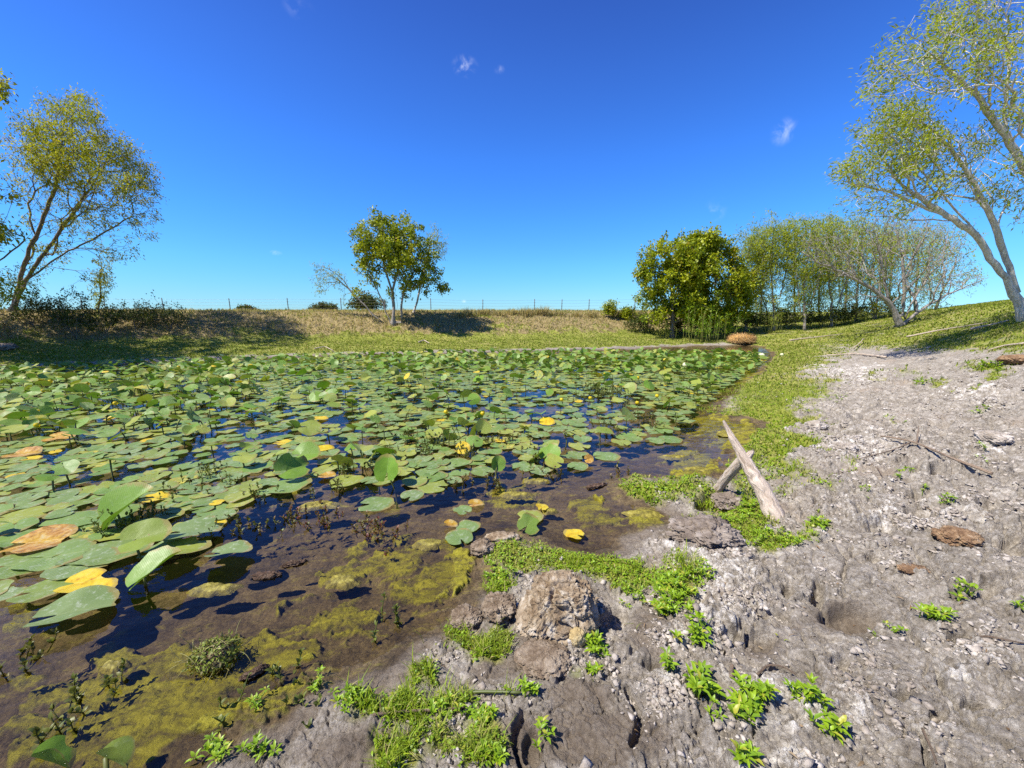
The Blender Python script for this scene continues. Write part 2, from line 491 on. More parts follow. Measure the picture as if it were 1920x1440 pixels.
class Geo:
    """collects quads / tris with a tint per vertex"""
    def __init__(self):
        self.V, self.Q, self.T, self.C, self.U, self.n = [], [], [], [], [], 0

    def add(self, V, quads=None, tris=None, tint=None, uv=None):
        V = np.asarray(V, float)
        self.V.append(V)
        if quads is not None and len(quads):
            self.Q.append(np.asarray(quads, int).reshape(-1, 4) + self.n)
        if tris is not None and len(tris):
            self.T.append(np.asarray(tris, int).reshape(-1, 3) + self.n)
        if tint is None:
            tint = np.zeros((len(V), 3))
        tint = np.asarray(tint, float)
        if tint.ndim == 1:
            tint = np.repeat(tint[None], len(V), 0)
        self.C.append(tint)
        self.U.append(np.zeros((len(V), 2)) if uv is None else np.asarray(uv, float))
        self.n += len(V)

    def build(self, name, mat, parent=None, origin=(0, 0, 0), smooth=False):
        o = np.asarray(origin, float)
        me = mesh_np(name, np.concatenate(self.V) - o, np.concatenate(self.Q) if self.Q else None,
                     np.concatenate(self.T) if self.T else None, np.concatenate(self.U), {'tint': np.concatenate(self.C)}, smooth)
        me.materials.append(mat)
        ob = D.objects.new(name, me)
        COL.objects.link(ob)
        if parent is not None:
            ob.parent = parent
        else:
            ob.location = o
        return ob


def tag(o, label=None, cat=None, group=None, kind=None):
    if label: o['label'] = label
    if cat: o['category'] = cat
    if group: o['group'] = group
    if kind: o['kind'] = kind
    return o


def empty(name, loc, label, cat, group=None):
    o = D.objects.new(name, None)
    COL.objects.link(o)
    o.location = tuple(loc)
    o.empty_display_size = .1
    return tag(o, label, cat, group)


def norm(a):
    return a / (np.linalg.norm(a, axis=-1, keepdims=True) + 1e-12)


def tube(g, P, R, sides=6, tint=(0, 0, 0), cap=True, lump=0.0):
    P = np.asarray(P, float); R = np.asarray(R, float)
    n = len(P)
    T = norm(np.gradient(P, axis=0))
    ref = np.array([0.3, .2, 1.0]) if abs(T[0][2]) < .8 else np.array([1.0, .1, 0])
    A = norm(np.cross(T, ref)); B = np.cross(T, A)
    th = np.linspace(0, 2 * np.pi, sides, endpoint=False)
    rr = R[:, None] * (1 + (lump * RNG.standard_normal((n, sides)) if lump else np.zeros((n, sides))))
    V = P[:, None] + rr[..., None] * (np.cos(th)[None, :, None] * A[:, None] + np.sin(th)[None, :, None] * B[:, None])
    V = V.reshape(-1, 3)
    i = np.arange(n - 1)[:, None] * sides; j = np.arange(sides)[None]; j2 = (j + 1) % sides
    Q = np.stack([i + j, i + j2, i + sides + j2, i + sides + j], -1).reshape(-1, 4)
    cum = np.concatenate([[0], np.cumsum(np.linalg.norm(np.diff(P, axis=0), axis=1))])
    uv = np.stack([np.repeat(th[None] / 6.283, n, 0).ravel(), np.repeat(cum, sides)], 1)
    tr = None
    if cap:
        V = np.concatenate([V, P[-1:] + T[-1:] * R[-1] * .6, P[:1] - T[:1] * R[0] * .3])
        k = n * sides
        tr = [((n - 1) * sides + a, (n - 1) * sides + (a + 1) % sides, k) for a in range(sides)] + [((a + 1) % sides, a, k + 1) for a in range(sides)]
        uv = np.concatenate([uv, [[0.5, cum[-1]], [0.5, 0]]])
    g.add(V, Q, tr, tint, uv)


def spline(P, n):
    P = np.asarray(P, float)
    d = np.concatenate([[0], np.cumsum(np.linalg.norm(np.diff(P, axis=0), axis=1))])
    t = np.linspace(0, d[-1], n)
    # catmull style smoothing of a polyline
    Q = np.stack([np.interp(t, d, P[:, k]) for k in range(3)], 1)
    for _ in range(2):
        Q[1:-1] = .25 * Q[:-2] + .5 * Q[1:-1] + .25 * Q[2:]
    return Q


def leaves_np(P, DIR, UP, L, Wd, tint, fold=.25, curl=.15):
    """elongated leaves: 8 verts each.  P base, DIR axis, UP normal"""
    DIR = norm(DIR)
    S = norm(np.cross(DIR, UP)); N = norm(np.cross(S, DIR))
    L = L[:, None]; Wd = Wd[:, None]
    def pt(a, s, h):
        return P + DIR * L * a + S * Wd * .5 * s + N * (L * h)
    rows = [pt(0, 0, 0), pt(.35, -1, fold * .25 + .02), pt(.35, 0, .05), pt(.35, 1, fold * .25 + .02),
            pt(.72, -.75, fold * .2 + .02 - curl * .3), pt(.72, 0, .04 - curl * .3), pt(.72, .75, fold * .2 + .02 - curl * .3), pt(1, 0, -curl)]
    n = len(P)
    V = np.stack(rows, 1).reshape(-1, 3)
    b = np.arange(n)[:, None] * 8
    Q = np.concatenate([b + np.array([1, 4, 5, 2]), b + np.array([2, 5, 6, 3])])
    T = np.concatenate([b + np.array([0, 1, 2]), b + np.array([0, 2, 3]), b + np.array([4, 7, 5]), b + np.array([5, 7, 6])])
    return V, Q, T, np.repeat(tint, 8, 0)


def diamonds(P, DIR, UP, L, Wd, tint):
    DIR = norm(DIR); S = norm(np.cross(DIR, UP)); N = np.cross(S, DIR)
    L = L[:, None]; Wd = Wd[:, None]
    V = np.stack([P, P + DIR * L * .45 - S * Wd * .5 + N * L * .04, P + DIR * L, P + DIR * L * .45 + S * Wd * .5 + N * L * .04], 1).reshape(-1, 3)
    Q = np.arange(len(P))[:, None] * 4 + np.arange(4)
    return V, Q, np.repeat(tint, 4, 0)


def blades(P, DIR, H, Wd, bend, tint):
    """grass blades leaning along DIR (horizontal)"""
    n = len(P)
    up = np.array([0, 0, 1.0])
    S = np.stack([-DIR[:, 1], DIR[:, 0], np.zeros(n)], 1)
    H = H[:, None]; Wd = Wd[:, None]; bend = bend[:, None]
    M = P + up * H * .55 + DIR * H * bend * .3
    Tp = P + up * H * (1 - .35 * bend) + DIR * H * bend
    V = np.stack([P - S * Wd * .5, P + S * Wd * .5, M + S * Wd * .42, M - S * Wd * .42, Tp], 1).reshape(-1, 3)
    b = np.arange(n)[:, None] * 5
    return V, b + np.array([0, 1, 2, 3]), b + np.array([3, 2, 4]), np.repeat(tint, 5, 0)


# ------------------------------------------------------------------ materials
def new_mat(name):
    m = D.materials.new(name)
    m.use_nodes = True
    return m, NT(m.node_tree)


def attr(N, name):
    return N.n('ShaderNodeAttribute', attribute_name=name)


def finish(N, shader):
    N.link(shader, N.n('ShaderNodeOutputMaterial').inputs[0])


def leaf_mat(name, c_dark, c_light, c_odd, trans=.3, rough=.5, spec=.4):
    """tint.r picks dark..light, tint.g mixes in the odd (yellowing / brown) colour"""
    m, N = new_mat(name)
    a = attr(N, 'tint')
    sep = N.n('ShaderNodeSeparateColor', {0: a.outputs['Color']})
    co = N.n('ShaderNodeTexCoord').outputs['Object']
    nz = N.noise(co, 40, 2)
    f = N.math('ADD', sep.outputs[0], N.math('MULTIPLY', N.math('SUBTRACT', nz, .5), .35), clamp=True)
    c = N.mix(f, c_dark, c_light)
    c = N.mix(sep.outputs[1], c, c_odd)
    p = N.n('ShaderNodeBsdfPrincipled', {'Base Color': c, 'Roughness': rough, 'Specular IOR Level': spec})
    t = N.n('ShaderNodeBsdfTranslucent', {'Color': N.mix(.5, c, N.mix(1.0, c, (1.3, 1.25, .5), 'MULTIPLY'))})
    finish(N, N.n('ShaderNodeMixShader', {0: trans, 1: p.outputs[0], 2: t.outputs[0]}).outputs[0])
    return m


def bark_mat(name, c1, c2, c3, scale=1.0, along=False):
    m, N = new_mat(name)
    co = N.n('ShaderNodeTexCoord').outputs['Object']
    mp = N.n('ShaderNodeMapping', {'Vector': co, 'Scale': (14 * scale, 14 * scale, 3.2 * scale)}).outputs[0]
    if along:
        uvv = N.n('ShaderNodeUVMap', uv_map='UVMap').outputs[0]
        mp = N.n('ShaderNodeMapping', {'Vector': uvv, 'Scale': (8, 5, 1)}).outputs[0]
    n1 = N.noise(mp, 1.6, 6, .65, .5)
    n2 = N.noise(co, 3.0 * scale, 3)
    c = N.ramp(n1, [(.32, c1), (.52, c2), (.7, c3)])
    c = N.mix(N.smooth(n2, .4, .7), c, c2)
    b = N.n('ShaderNodeBump', {'Strength': .9, 'Distance': .03, 'Height': n1})
    p = N.n('ShaderNodeBsdfPrincipled', {'Base Color': c, 'Roughness': .9, 'Normal': b.outputs[0], 'Specular IOR Level': .2})
    finish(N, p.outputs[0])
    return m


def soil_mat(name, stops, bump=.6, scale=20, rough=.95):
    m, N = new_mat(name)
    co = N.n('ShaderNodeTexCoord').outputs['Object']
    n1 = N.noise(co, scale, 7, .65, .4)
    n2 = N.noise(co, scale * .25, 4, .6)
    f = N.math('ADD', N.math('MULTIPLY', n1, .65), N.math('MULTIPLY', n2, .4))
    c = N.ramp(f, stops)
    b = N.n('ShaderNodeBump', {'Strength': bump, 'Distance': .01, 'Height': N.noise(co, scale * 5, 5, .7)})
    finish(N, N.n('ShaderNodeBsdfPrincipled', {'Base Color': c, 'Roughness': rough, 'Normal': b.outputs[0], 'Specular IOR Level': .2}).outputs[0])
    return m


# ground
GM, N = new_mat('ground_soil')
co = N.n('ShaderNodeTexCoord').outputs['Object']
A = N.n('ShaderNodeSeparateColor', {0: attr(N, 'zone').outputs['Color']})
B = N.n('ShaderNodeSeparateColor', {0: attr(N, 'cover').outputs['Color']})
a_wet, a_veg, a_alg = A.outputs[0], A.outputs[1], A.outputs[2]
a_crust, a_straw, a_bed = B.outputs[0], B.outputs[1], B.outputs[2]
n_big = N.noise(co, 1.7, 4, .6)
n_mid = N.noise(co, 9, 6, .65, .3)
n_fine = N.noise(co, 60, 6, .7)
n_far = N.noise(co, .55, 5, .65)
f = N.math('ADD', N.math('MULTIPLY', n_mid, .45), N.math('MULTIPLY', n_fine, .55))
dryc = N.ramp(f, [(.34, (.100, .079, .055)), (.43, (.205, .173, .132)), (.53, (.318, .276, .222)), (.64, (.55, .495, .415))])
dryc = N.mix(N.math('MULTIPLY', N.smooth(n_big, .55, .72), .55), dryc, (.33, .255, .185))
white = N.ramp(f, [(.35, (.38, .335, .275)), (.48, (.60, .55, .48)), (.6, (.80, .76, .69))])
mudc = N.mix(N.math('MULTIPLY', N.math('ADD', a_crust, .20, clamp=True), N.smooth(N.noise(co, 21, 7, .7, .4), .45, .60)), dryc, white)
wetc = N.ramp(f, [(.34, (.105, .078, .052)), (.5, (.190, .150, .108)), (.66, (.30, .25, .19))])
mudc = N.mix(N.smooth(N.math('ADD', a_wet, N.math('MULTIPLY', N.math('SUBTRACT', n_mid, .5), .5)), .25, .75), mudc, wetc)
vegc = N.ramp(f, [(.3, (.085, .075, .03)), (.48, (.135, .140, .028)), (.66, (.21, .20, .055)), (.8, (.30, .25, .12))])
farg = N.ramp(N.math('ADD', N.math('MULTIPLY', n_far, .5), N.math('MULTIPLY', n_mid, .5)),
              [(.33, (.13, .145, .022)), (.5, (.23, .25, .035)), (.63, (.32, .28, .085)), (.78, (.40, .31, .16))])
vegc = N.mix(N.smooth(B.outputs[1], -1, -.5), vegc, farg)
straw = N.ramp(f, [(.3, (.11, .078, .036)), (.46, (.23, .175, .075)), (.6, (.36, .28, .13)), (.75, (.48, .385, .24))])
vegc = N.mix(N.smooth(N.math('ADD', a_straw, N.math('MULTIPLY', N.math('SUBTRACT', n_mid, .5), .9)), .25, .7), vegc, straw)
gc = N.mix(N.smooth(N.math('ADD', a_veg, N.math('MULTIPLY', N.math('SUBTRACT', n_mid, .5), .8)), .3, .75), mudc, vegc)
bedc = N.ramp(N.math('ADD', N.math('MULTIPLY', f, .7), N.math('MULTIPLY', N.noise(co, 3.2, 5, .65), .3)), [(.38, (.034, .022, .011)), (.47, (.092, .062, .030)), (.56, (.175, .122, .058)), (.67, (.28, .21, .105))])
strk = N.n('ShaderNodeMapping', {'Vector': co, 'Rotation': (0, 0, -.75), 'Scale': (3.2, 11, 3)}).outputs[0]
n_str = N.noise(strk, 1.6, 7, .7, .6)
algc = N.ramp(N.math('ADD', N.math('MULTIPLY', f, .4), N.math('MULTIPLY', n_str, .6)), [(.36, (.062, .050, .006)), (.46, (.175, .15, .010)), (.56, (.32, .285, .014)), (.68, (.44, .39, .05))])
bedc = N.mix(N.math('MULTIPLY', N.smooth(N.math('ADD', N.math('ADD', a_alg, N.math('MULTIPLY', N.math('SUBTRACT', n_mid, .5), 1.5)), N.math('MULTIPLY', N.math('SUBTRACT', n_str, .5), 3.0)), .10, 1.1), .9), bedc, algc)
gc = N.mix(N.smooth(a_bed, .35, .75), gc, bedc)
rg = N.math('SUBTRACT', .95, N.math('MULTIPLY', a_wet, .42))
hgt = N.math('ADD', N.math('MULTIPLY', N.noise(co, 42, 8, .78, .3), .8), N.math('MULTIPLY', N.noise(co, 170, 5, .75), .55))
bp = N.n('ShaderNodeBump', {'Strength': 1.0, 'Distance': .017, 'Height': hgt})
finish(N, N.n('ShaderNodeBsdfPrincipled', {'Base Color': gc, 'Roughness': rg, 'Normal': bp.outputs[0], 'Specular IOR Level': .3}).outputs[0])

# water: clear, shallow, reflecting; bed shows through
WM, N = new_mat('pond_water')
co = N.n('ShaderNodeTexCoord').outputs['Object']
mp = N.n('ShaderNodeMapping', {'Vector': co, 'Rotation': (0, 0, .5), 'Scale': (1.0, 1.6, 1)}).outputs[0]
h = N.math('ADD', N.noise(mp, 5, 3, .5), N.math('MULTIPLY', N.noise(mp, 19, 3, .5), .3))
bp = N.n('ShaderNodeBump', {'Strength': .22, 'Distance': .02, 'Height': h})
fr = N.n('ShaderNodeFresnel', {'IOR': 1.333, 'Normal': bp.outputs[0]})
gl = N.n('ShaderNodeBsdfGlossy', {'Color': (1, 1, 1, 1), 'Roughness': .03, 'Normal': bp.outputs[0]})
tr = N.n('ShaderNodeBsdfTransparent', {'Color': (.90, .89, .80, 1)})
finish(N, N.n('ShaderNodeMixShader', {0: fr.outputs[0], 1: tr.outputs[0], 2: gl.outputs[0]}).outputs[0])

# lily pads.  tint.r: dusty with painted sheen..fresh, tint.g: yellowing, tint.b: random
PM, N = new_mat('lily_pad_leaf')
sep = N.n('ShaderNodeSeparateColor', {0: attr(N, 'tint').outputs['Color']})
uvn = N.n('ShaderNodeUVMap', uv_map='UVMap').outputs[0]
uvs = N.n('ShaderNodeSeparateXYZ', {0: uvn})
co = N.n('ShaderNodeTexCoord').outputs['Object']
rad = N.n('ShaderNodeVectorMath', {0: uvn}, operation='LENGTH').outputs['Value']
nz = N.noise(co, 26, 5, .65)
nb = N.noise(co, 7, 3, .6)
absy = N.math('ABSOLUTE', uvs.outputs[1])
# side veins leave the midrib at an angle
ph = N.math('SUBTRACT', N.math('MULTIPLY', uvs.outputs[0], 9.0), N.math('MULTIPLY', absy, 10.5))
saw = N.math('ABSOLUTE', N.math('SUBTRACT', N.math('FRACT', ph), .5))
vein = N.math('MULTIPLY', N.smooth(saw, .0, .10, 1, 0), .7)
mid = N.smooth(absy, .0, .03, 1, 0)
vein = N.math('MAXIMUM', vein, mid)
g0 = N.mix(sep.outputs[0], (.215, .285, .105), (.165, .300, .018))
g0 = N.mix(N.smooth(N.math('ADD', N.math('MULTIPLY', nb, .7), N.math('MULTIPLY', sep.outputs[2], .5)), .35, .85), g0, N.mix(sep.outputs[0], (.130, .205, .055), (.080, .180, .012)))
g0 = N.mix(N.math('MULTIPLY', N.smooth(sep.outputs[2], .45, 1.0), .75), g0, (.38, .39, .06))
g0 = N.mix(N.math('MULTIPLY', vein, .38), g0, (.32, .38, .15))
yl = N.ramp(nz, [(.3, (.42, .17, .02)), (.42, (.62, .42, .02)), (.6, (.66, .52, .03)), (.75, (.45, .40, .05))])
brn = N.mix(nz, (.16, .075, .025), (.36, .20, .07))
yf = N.smooth(N.math('ADD', sep.outputs[1], N.math('MULTIPLY', N.math('SUBTRACT', nz, .5), .7)), .35, .65)
c = N.mix(yf, g0, yl)
c = N.mix(N.smooth(N.math('ADD', sep.outputs[1], N.math('MULTIPLY', N.math('SUBTRACT', nb, .5), .5)), 1.0, 1.3), c, N.ramp(nz, [(.35, (.20, .085, .02)), (.5, (.46, .22, .05)), (.65, (.60, .40, .13))]))
edge = N.smooth(N.math('ADD', rad, N.math('MULTIPLY', N.math('SUBTRACT', N.noise(co, 14, 5, .7), .5), .7)), .98, 1.16)
c = N.mix(N.math('MULTIPLY', edge, .7), c, N.mix(nb, (.36, .30, .08), (.25, .14, .05)))
spot = N.math('MULTIPLY', N.smooth(N.noise(co, 55, 2), .70, .76), N.smooth(sep.outputs[2], .3, .8))
c = N.mix(spot, c, brn)
# pale dusty film, with the whitish sheen of reflected sky put into the colour
c = N.mix(N.math('MULTIPLY', N.smooth(N.noise(co, 30, 7, .75), .50, .70), N.math('MULTIPLY', N.math('SUBTRACT', 1.0, sep.outputs[0]), .75)), c, (.46, .50, .37))
bp = N.n('ShaderNodeBump', {'Strength': .5, 'Distance': .006, 'Height': N.math('SUBTRACT', N.math('MULTIPLY', nz, .6), N.math('MULTIPLY', vein, .5))})
p = N.n('ShaderNodeBsdfPrincipled', {'Base Color': c, 'Roughness': N.math('ADD', .30, N.math('MULTIPLY', nz, .28)), 'Normal': bp.outputs[0], 'Specular IOR Level': .35})
t = N.n('ShaderNodeBsdfTranslucent', {'Color': N.mix(1.0, c, (1.1, 1.25, .5), 'MULTIPLY')})
finish(N, N.n('ShaderNodeMixShader', {0: .20, 1: p.outputs[0], 2: t.outputs[0]}).outputs[0])

M_STALK = leaf_mat('lily_stalk', (.10, .12, .03), (.17, .2, .04), (.16, .08, .03), .1)
M_GRASS = leaf_mat('shore_grass_blade', (.13, .20, .010), (.31, .40, .020), (.44, .36, .15), .35, .55, .25)
M_FGRASS = leaf_mat('bank_grass_blade', (.10, .145, .016), (.265, .32, .032), (.48, .37, .18), .35, .7, .15)
M_WEED = leaf_mat('weed_leaf', (.11, .22, .010), (.30, .44, .018), (.45, .42, .05), .32, .42, .45)
M_WWEED = leaf_mat('water_weed_leaf', (.055, .075, .012), (.17, .20, .03), (.20, .045, .035), .28, .45, .4)
M_WILLOW = leaf_mat('willow_leaf', (.18, .24, .025), (.44, .48, .035), (.42, .34, .06), .5, .6, .12)
M_WILLOWL = leaf_mat('left_willow_leaf', (.15, .20, .02), (.48, .46, .025), (.40, .23, .03), .5, .6, .12)
M_BROAD = leaf_mat('broad_leaf', (.11, .17, .008), (.42, .44, .016), (.25, .13, .03), .32, .45, .35)
M_DENSE = leaf_mat('thicket_leaf', (.12, .19, .008), (.46, .48, .016), (.34, .17, .02), .32, .45, .35)
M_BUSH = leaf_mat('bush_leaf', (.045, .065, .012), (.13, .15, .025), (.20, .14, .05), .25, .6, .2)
M_BARK = bark_mat('willow_bark', (.27, .225, .18), (.58, .525, .455), (.80, .755, .69))
M_BARKG = bark_mat('grey_bark', (.13, .105, .085), (.31, .27, .23), (.47, .43, .38))
M_BARKD = bark_mat('dark_bark', (.09, .07, .055), (.21, .175, .145), (.37, .33, .28))
M_DRIFT = bark_mat('weathered_wood', (.26, .19, .13), (.55, .445, .345), (.74, .645, .54), 3.0, True)
M_STICK = bark_mat('dead_stick', (.19, .13, .085), (.36, .26, .18), (.50, .40, .30), 4.0, True)
M_CLOD = soil_mat('clod_soil', [(.33, (.105, .070, .040)), (.45, (.225, .158, .095)), (.56, (.365, .285, .19)), (.68, (.56, .50, .41))], 1.0, 18)
M_CLODD = soil_mat('dark_clod_soil', [(.35, (.12, .09, .064)), (.5, (.22, .175, .135)), (.66, (.36, .305, .25))], 1.0, 16)
M_CLODO = soil_mat('rust_clod_soil', [(.33, (.095, .055, .032)), (.47, (.22, .13, .07)), (.6, (.345, .225, .125)), (.72, (.48, .385, .28))], 1.0, 26)
M_CLODB = soil_mat('brown_clod_soil', [(.33, (.090, .062, .038)), (.47, (.20, .145, .095)), (.6, (.32, .25, .175)), (.72, (.46, .39, .30))], 1.0, 26)
M_CLODY = soil_mat('yellow_clod_soil', [(.33, (.25, .17, .07)), (.5, (.48, .36, .17)), (.66, (.62, .52, .31))], .9, 30)
M_CRUMB = soil_mat('crumb_soil', [(.33, (.18, .145, .11)), (.5, (.35, .30, .245)), (.68, (.60, .54, .47))], .8, 14)
M_HAY = soil_mat('hay', [(.33, (.22, .10, .025)), (.48, (.46, .25, .07)), (.62, (.60, .36, .12)), (.74, (.68, .48, .22))], .9, 24)
M_DEBRIS = soil_mat('wet_debris', [(.33, (.035, .02, .012)), (.5, (.11, .065, .04)), (.66, (.22, .15, .10))], .9, 60, .4)
M_PETAL = leaf_mat('yellow_sepal', (.62, .47, .01), (.78, .62, .02), (.5, .4, .1), .2, .4, .4)
M_CREAM = leaf_mat('cream_sepal', (.62, .62, .36), (.76, .75, .5), (.5, .5, .2), .2, .5, .3)
M_POST, N = new_mat('fence_metal')
finish(N, N.n('ShaderNodeBsdfPrincipled', {'Base Color': N.mix(N.noise(N.n('ShaderNodeTexCoord').outputs['Object'], 8), (.06, .055, .05), (.17, .15, .13)), 'Roughness': .7, 'Metallic': .2}).outputs[0])
M_WIRE, N = new_mat('fence_wire')
finish(N, N.n('ShaderNodeBsdfPrincipled', {'Base Color': N.mix(N.noise(N.n('ShaderNodeTexCoord').outputs['Object'], 3), (.22, .22, .22), (.36, .35, .34)), 'Roughness': .5, 'Metallic': .6}).outputs[0])

# ------------------------------------------------------------------ the ground sheet
dense = np.radians(np.linspace(-64, 64, 1060))
coarse = np.radians(np.linspace(64, 296, 70)[1:-1])
AZ = np.concatenate([dense, coarse])
R = [.12, .3, .45, .6, .72]
r_ = .8
while r_ < 9:
    R.append(r_); r_ += .0024 * (r_ + .25)
while r_ < 32:
    R.append(r_); r_ += .0075 * r_
while r_ < 6000:
    R.append(r_); r_ *= 1.09
R = np.array(R)
RR, AA = np.meshgrid(R, AZ, indexing='ij')
X = (RR * np.sin(AA)).ravel(); Yv = (RR * np.cos(AA)).ravel()
Z, at_ = terrain(X, Yv, True)
nr, na = len(R), len(AZ)
i = np.arange(nr - 1)[:, None] * na; j = np.arange(na)[None]; j2 = (j + 1) % na
Q = np.stack([i + j, i + na + j, i + na + j2, i + j2], -1).reshape(-1, 4)[:, ::-1]
V = np.stack([X, Yv, Z], 1)
V = np.concatenate([V, [[0, 0, float(Z[:na].mean())]]])
T = np.array([(a, (a + 1) % na, nr * na) for a in range(na)])
ext = lambda a: np.concatenate([a, [0]])
zone = np.stack([ext(at_['wet']), ext(at_['veg']), ext(at_['alg'])], 1)
cover = np.stack([ext(at_['crust']), ext(at_['straw']), ext(at_['bed'])], 1)
me = mesh_np('ground', V, Q, T, None, {'zone': zone, 'cover': cover}, True)
me.materials.append(GM)
ground = D.objects.new('ground', me)
COL.objects.link(ground)
tag(ground, kind='structure')
del V, Q, T, zone, cover, RR, AA

# water surface
gx = np.arange(-20, 16, .2); gy = np.arange(-5, 18, .2)
GX, GY = np.meshgrid(gx, gy, indexing='ij')
sdw = sdist(GX.ravel(), GY.ravel()).reshape(GX.shape)
keep = (sdw < .8)
cell = keep[:-1, :-1] | keep[1:, :-1] | keep[:-1, 1:] | keep[1:, 1:]
ii, jj = np.nonzero(cell)
ny = len(gy)
Q = np.stack([ii * ny + jj, (ii + 1) * ny + jj, (ii + 1) * ny + jj + 1, ii * ny + jj + 1], 1)
used, inv = np.unique(Q.ravel(), return_inverse=True)
V = np.stack([GX.ravel(), GY.ravel(), np.zeros(GX.size)], 1)[used]
me = mesh_np('pond_water', V, inv.reshape(-1, 4), smooth=True)
me.materials.append(WM)
water = D.objects.new('pond_water', me)
COL.objects.link(water)
tag(water, kind='structure')

# ------------------------------------------------------------------ lily pads
def pad_geo(g, c, size, yaw, raised=0.0, tilt=0.0, tilt_az=0.0, fold=0.0, tint=(0.2, 0, .5), seg=26, lod=0, stretch=1.22, wave=1.0):
    """one heart shaped pad; c = centre, size = longest width"""
    rings = [0.0, .3, .58, .82, 1.0] if lod == 0 else [0.0, .6, 1.0]
    notch = .16 + .10 * RNG.random()
    th = np.linspace(notch, 2 * np.pi - notch, seg)            # the notch points to -x after adding pi
    out = 1.0 - .05 * np.cos(2 * th) + .05 * RNG.standard_normal() * np.cos(3 * th + 1) + .022 * RNG.standard_normal(seg)
    out = out * (1 - .10 * np.exp(-((th - notch) / .25) ** 2) - .10 * np.exp(-((th - 2 * np.pi + notch) / .25) ** 2))
    for _ in range(RNG.integers(0, 3) if lod == 0 else 0):
        k = RNG.integers(3, seg - 3)
        out[k - 1:k + 2] *= RNG.uniform(.74, .95)
        out[k] *= RNG.uniform(.85, 1)
    rr = np.array(rings)[:, None]
    x = -np.cos(th)[None] * out[None] * rr * stretch + .12
    y = np.sin(th)[None] * out[None] * rr
    x[0] = -.28; y[0] = 0
    x = np.where(rr < 1e-6, -.28, x * (.0 + 1) + (1 - rr) * -.25)
    s = size / 2.2
    ph = RNG.uniform(0, 6.28, 3)
    z = wave * (.035 * rr ** 2 * np.sin(3 * th[None] + ph[0]) + .03 * rr ** 2 * np.sin(5 * th[None] + ph[1]) + .02 * rr * np.sin(2 * th[None] + ph[2]))
    z = z + fold * np.abs(y) ** 1.25 - .10 * fold * x ** 2
    z = z + wave * .05 * np.clip(rr - .8, 0, 1) * RNG.standard_normal()
    P = np.stack([x * s, y * s, z * s], -1).reshape(-1, 3)
    uv = np.stack([x, y], -1).reshape(-1, 2)
    ca, sa = math.cos(yaw), math.sin(yaw)
    P = P @ np.array([[ca, sa, 0], [-sa, ca, 0], [0, 0, 1]])
    if tilt:
        ax = np.array([-math.sin(tilt_az), math.cos(tilt_az), 0])
        K = np.array([[0, 0, ax[1]], [0, 0, -ax[0]], [-ax[1], ax[0], 0]])
        Rm = np.eye(3) + math.sin(tilt) * K + (1 - math.cos(tilt)) * K @ K
        P = P @ Rm.T
    if raised == 0:
        P[:, 2] -= max(-.004, P[:, 2].min() * .6)
    P = P + np.asarray(c) + np.array([0, 0, raised])
    k = seg
    nr_ = len(rings)
    i = np.arange(nr_ - 1)[:, None] * k; j = np.arange(k - 1)[None]
    Qd = np.stack([i + j, i + k + j, i + k + j + 1, i + j + 1], -1).reshape(-1, 4)[:, ::-1]
    g.add(P, Qd, None, tint, uv)
    return P[0]


def stalk(g, a, b, r=.006, tint=(.3, .1, .3)):
    a = np.asarray(a, float); b = np.asarray(b, float)
    m = (a + b) / 2 + np.array([RNG.normal(0, .03), RNG.normal(0, .03), 0])
    tube(g, spline([b, m, a], 6), np.linspace(r * 1.2, r, 6), 5, tint)


def horiz_scale(u, v, z=0.0):
    p = on_plane(u, v, z)
    return project(p[0], p[1], p[2])[2] / FPX, p       # metres per photo pixel, point


PADS = []       # (things) dicts for labels: root, x,y,z,size,kind

GREENG = 'green lily pads floating on the pond'
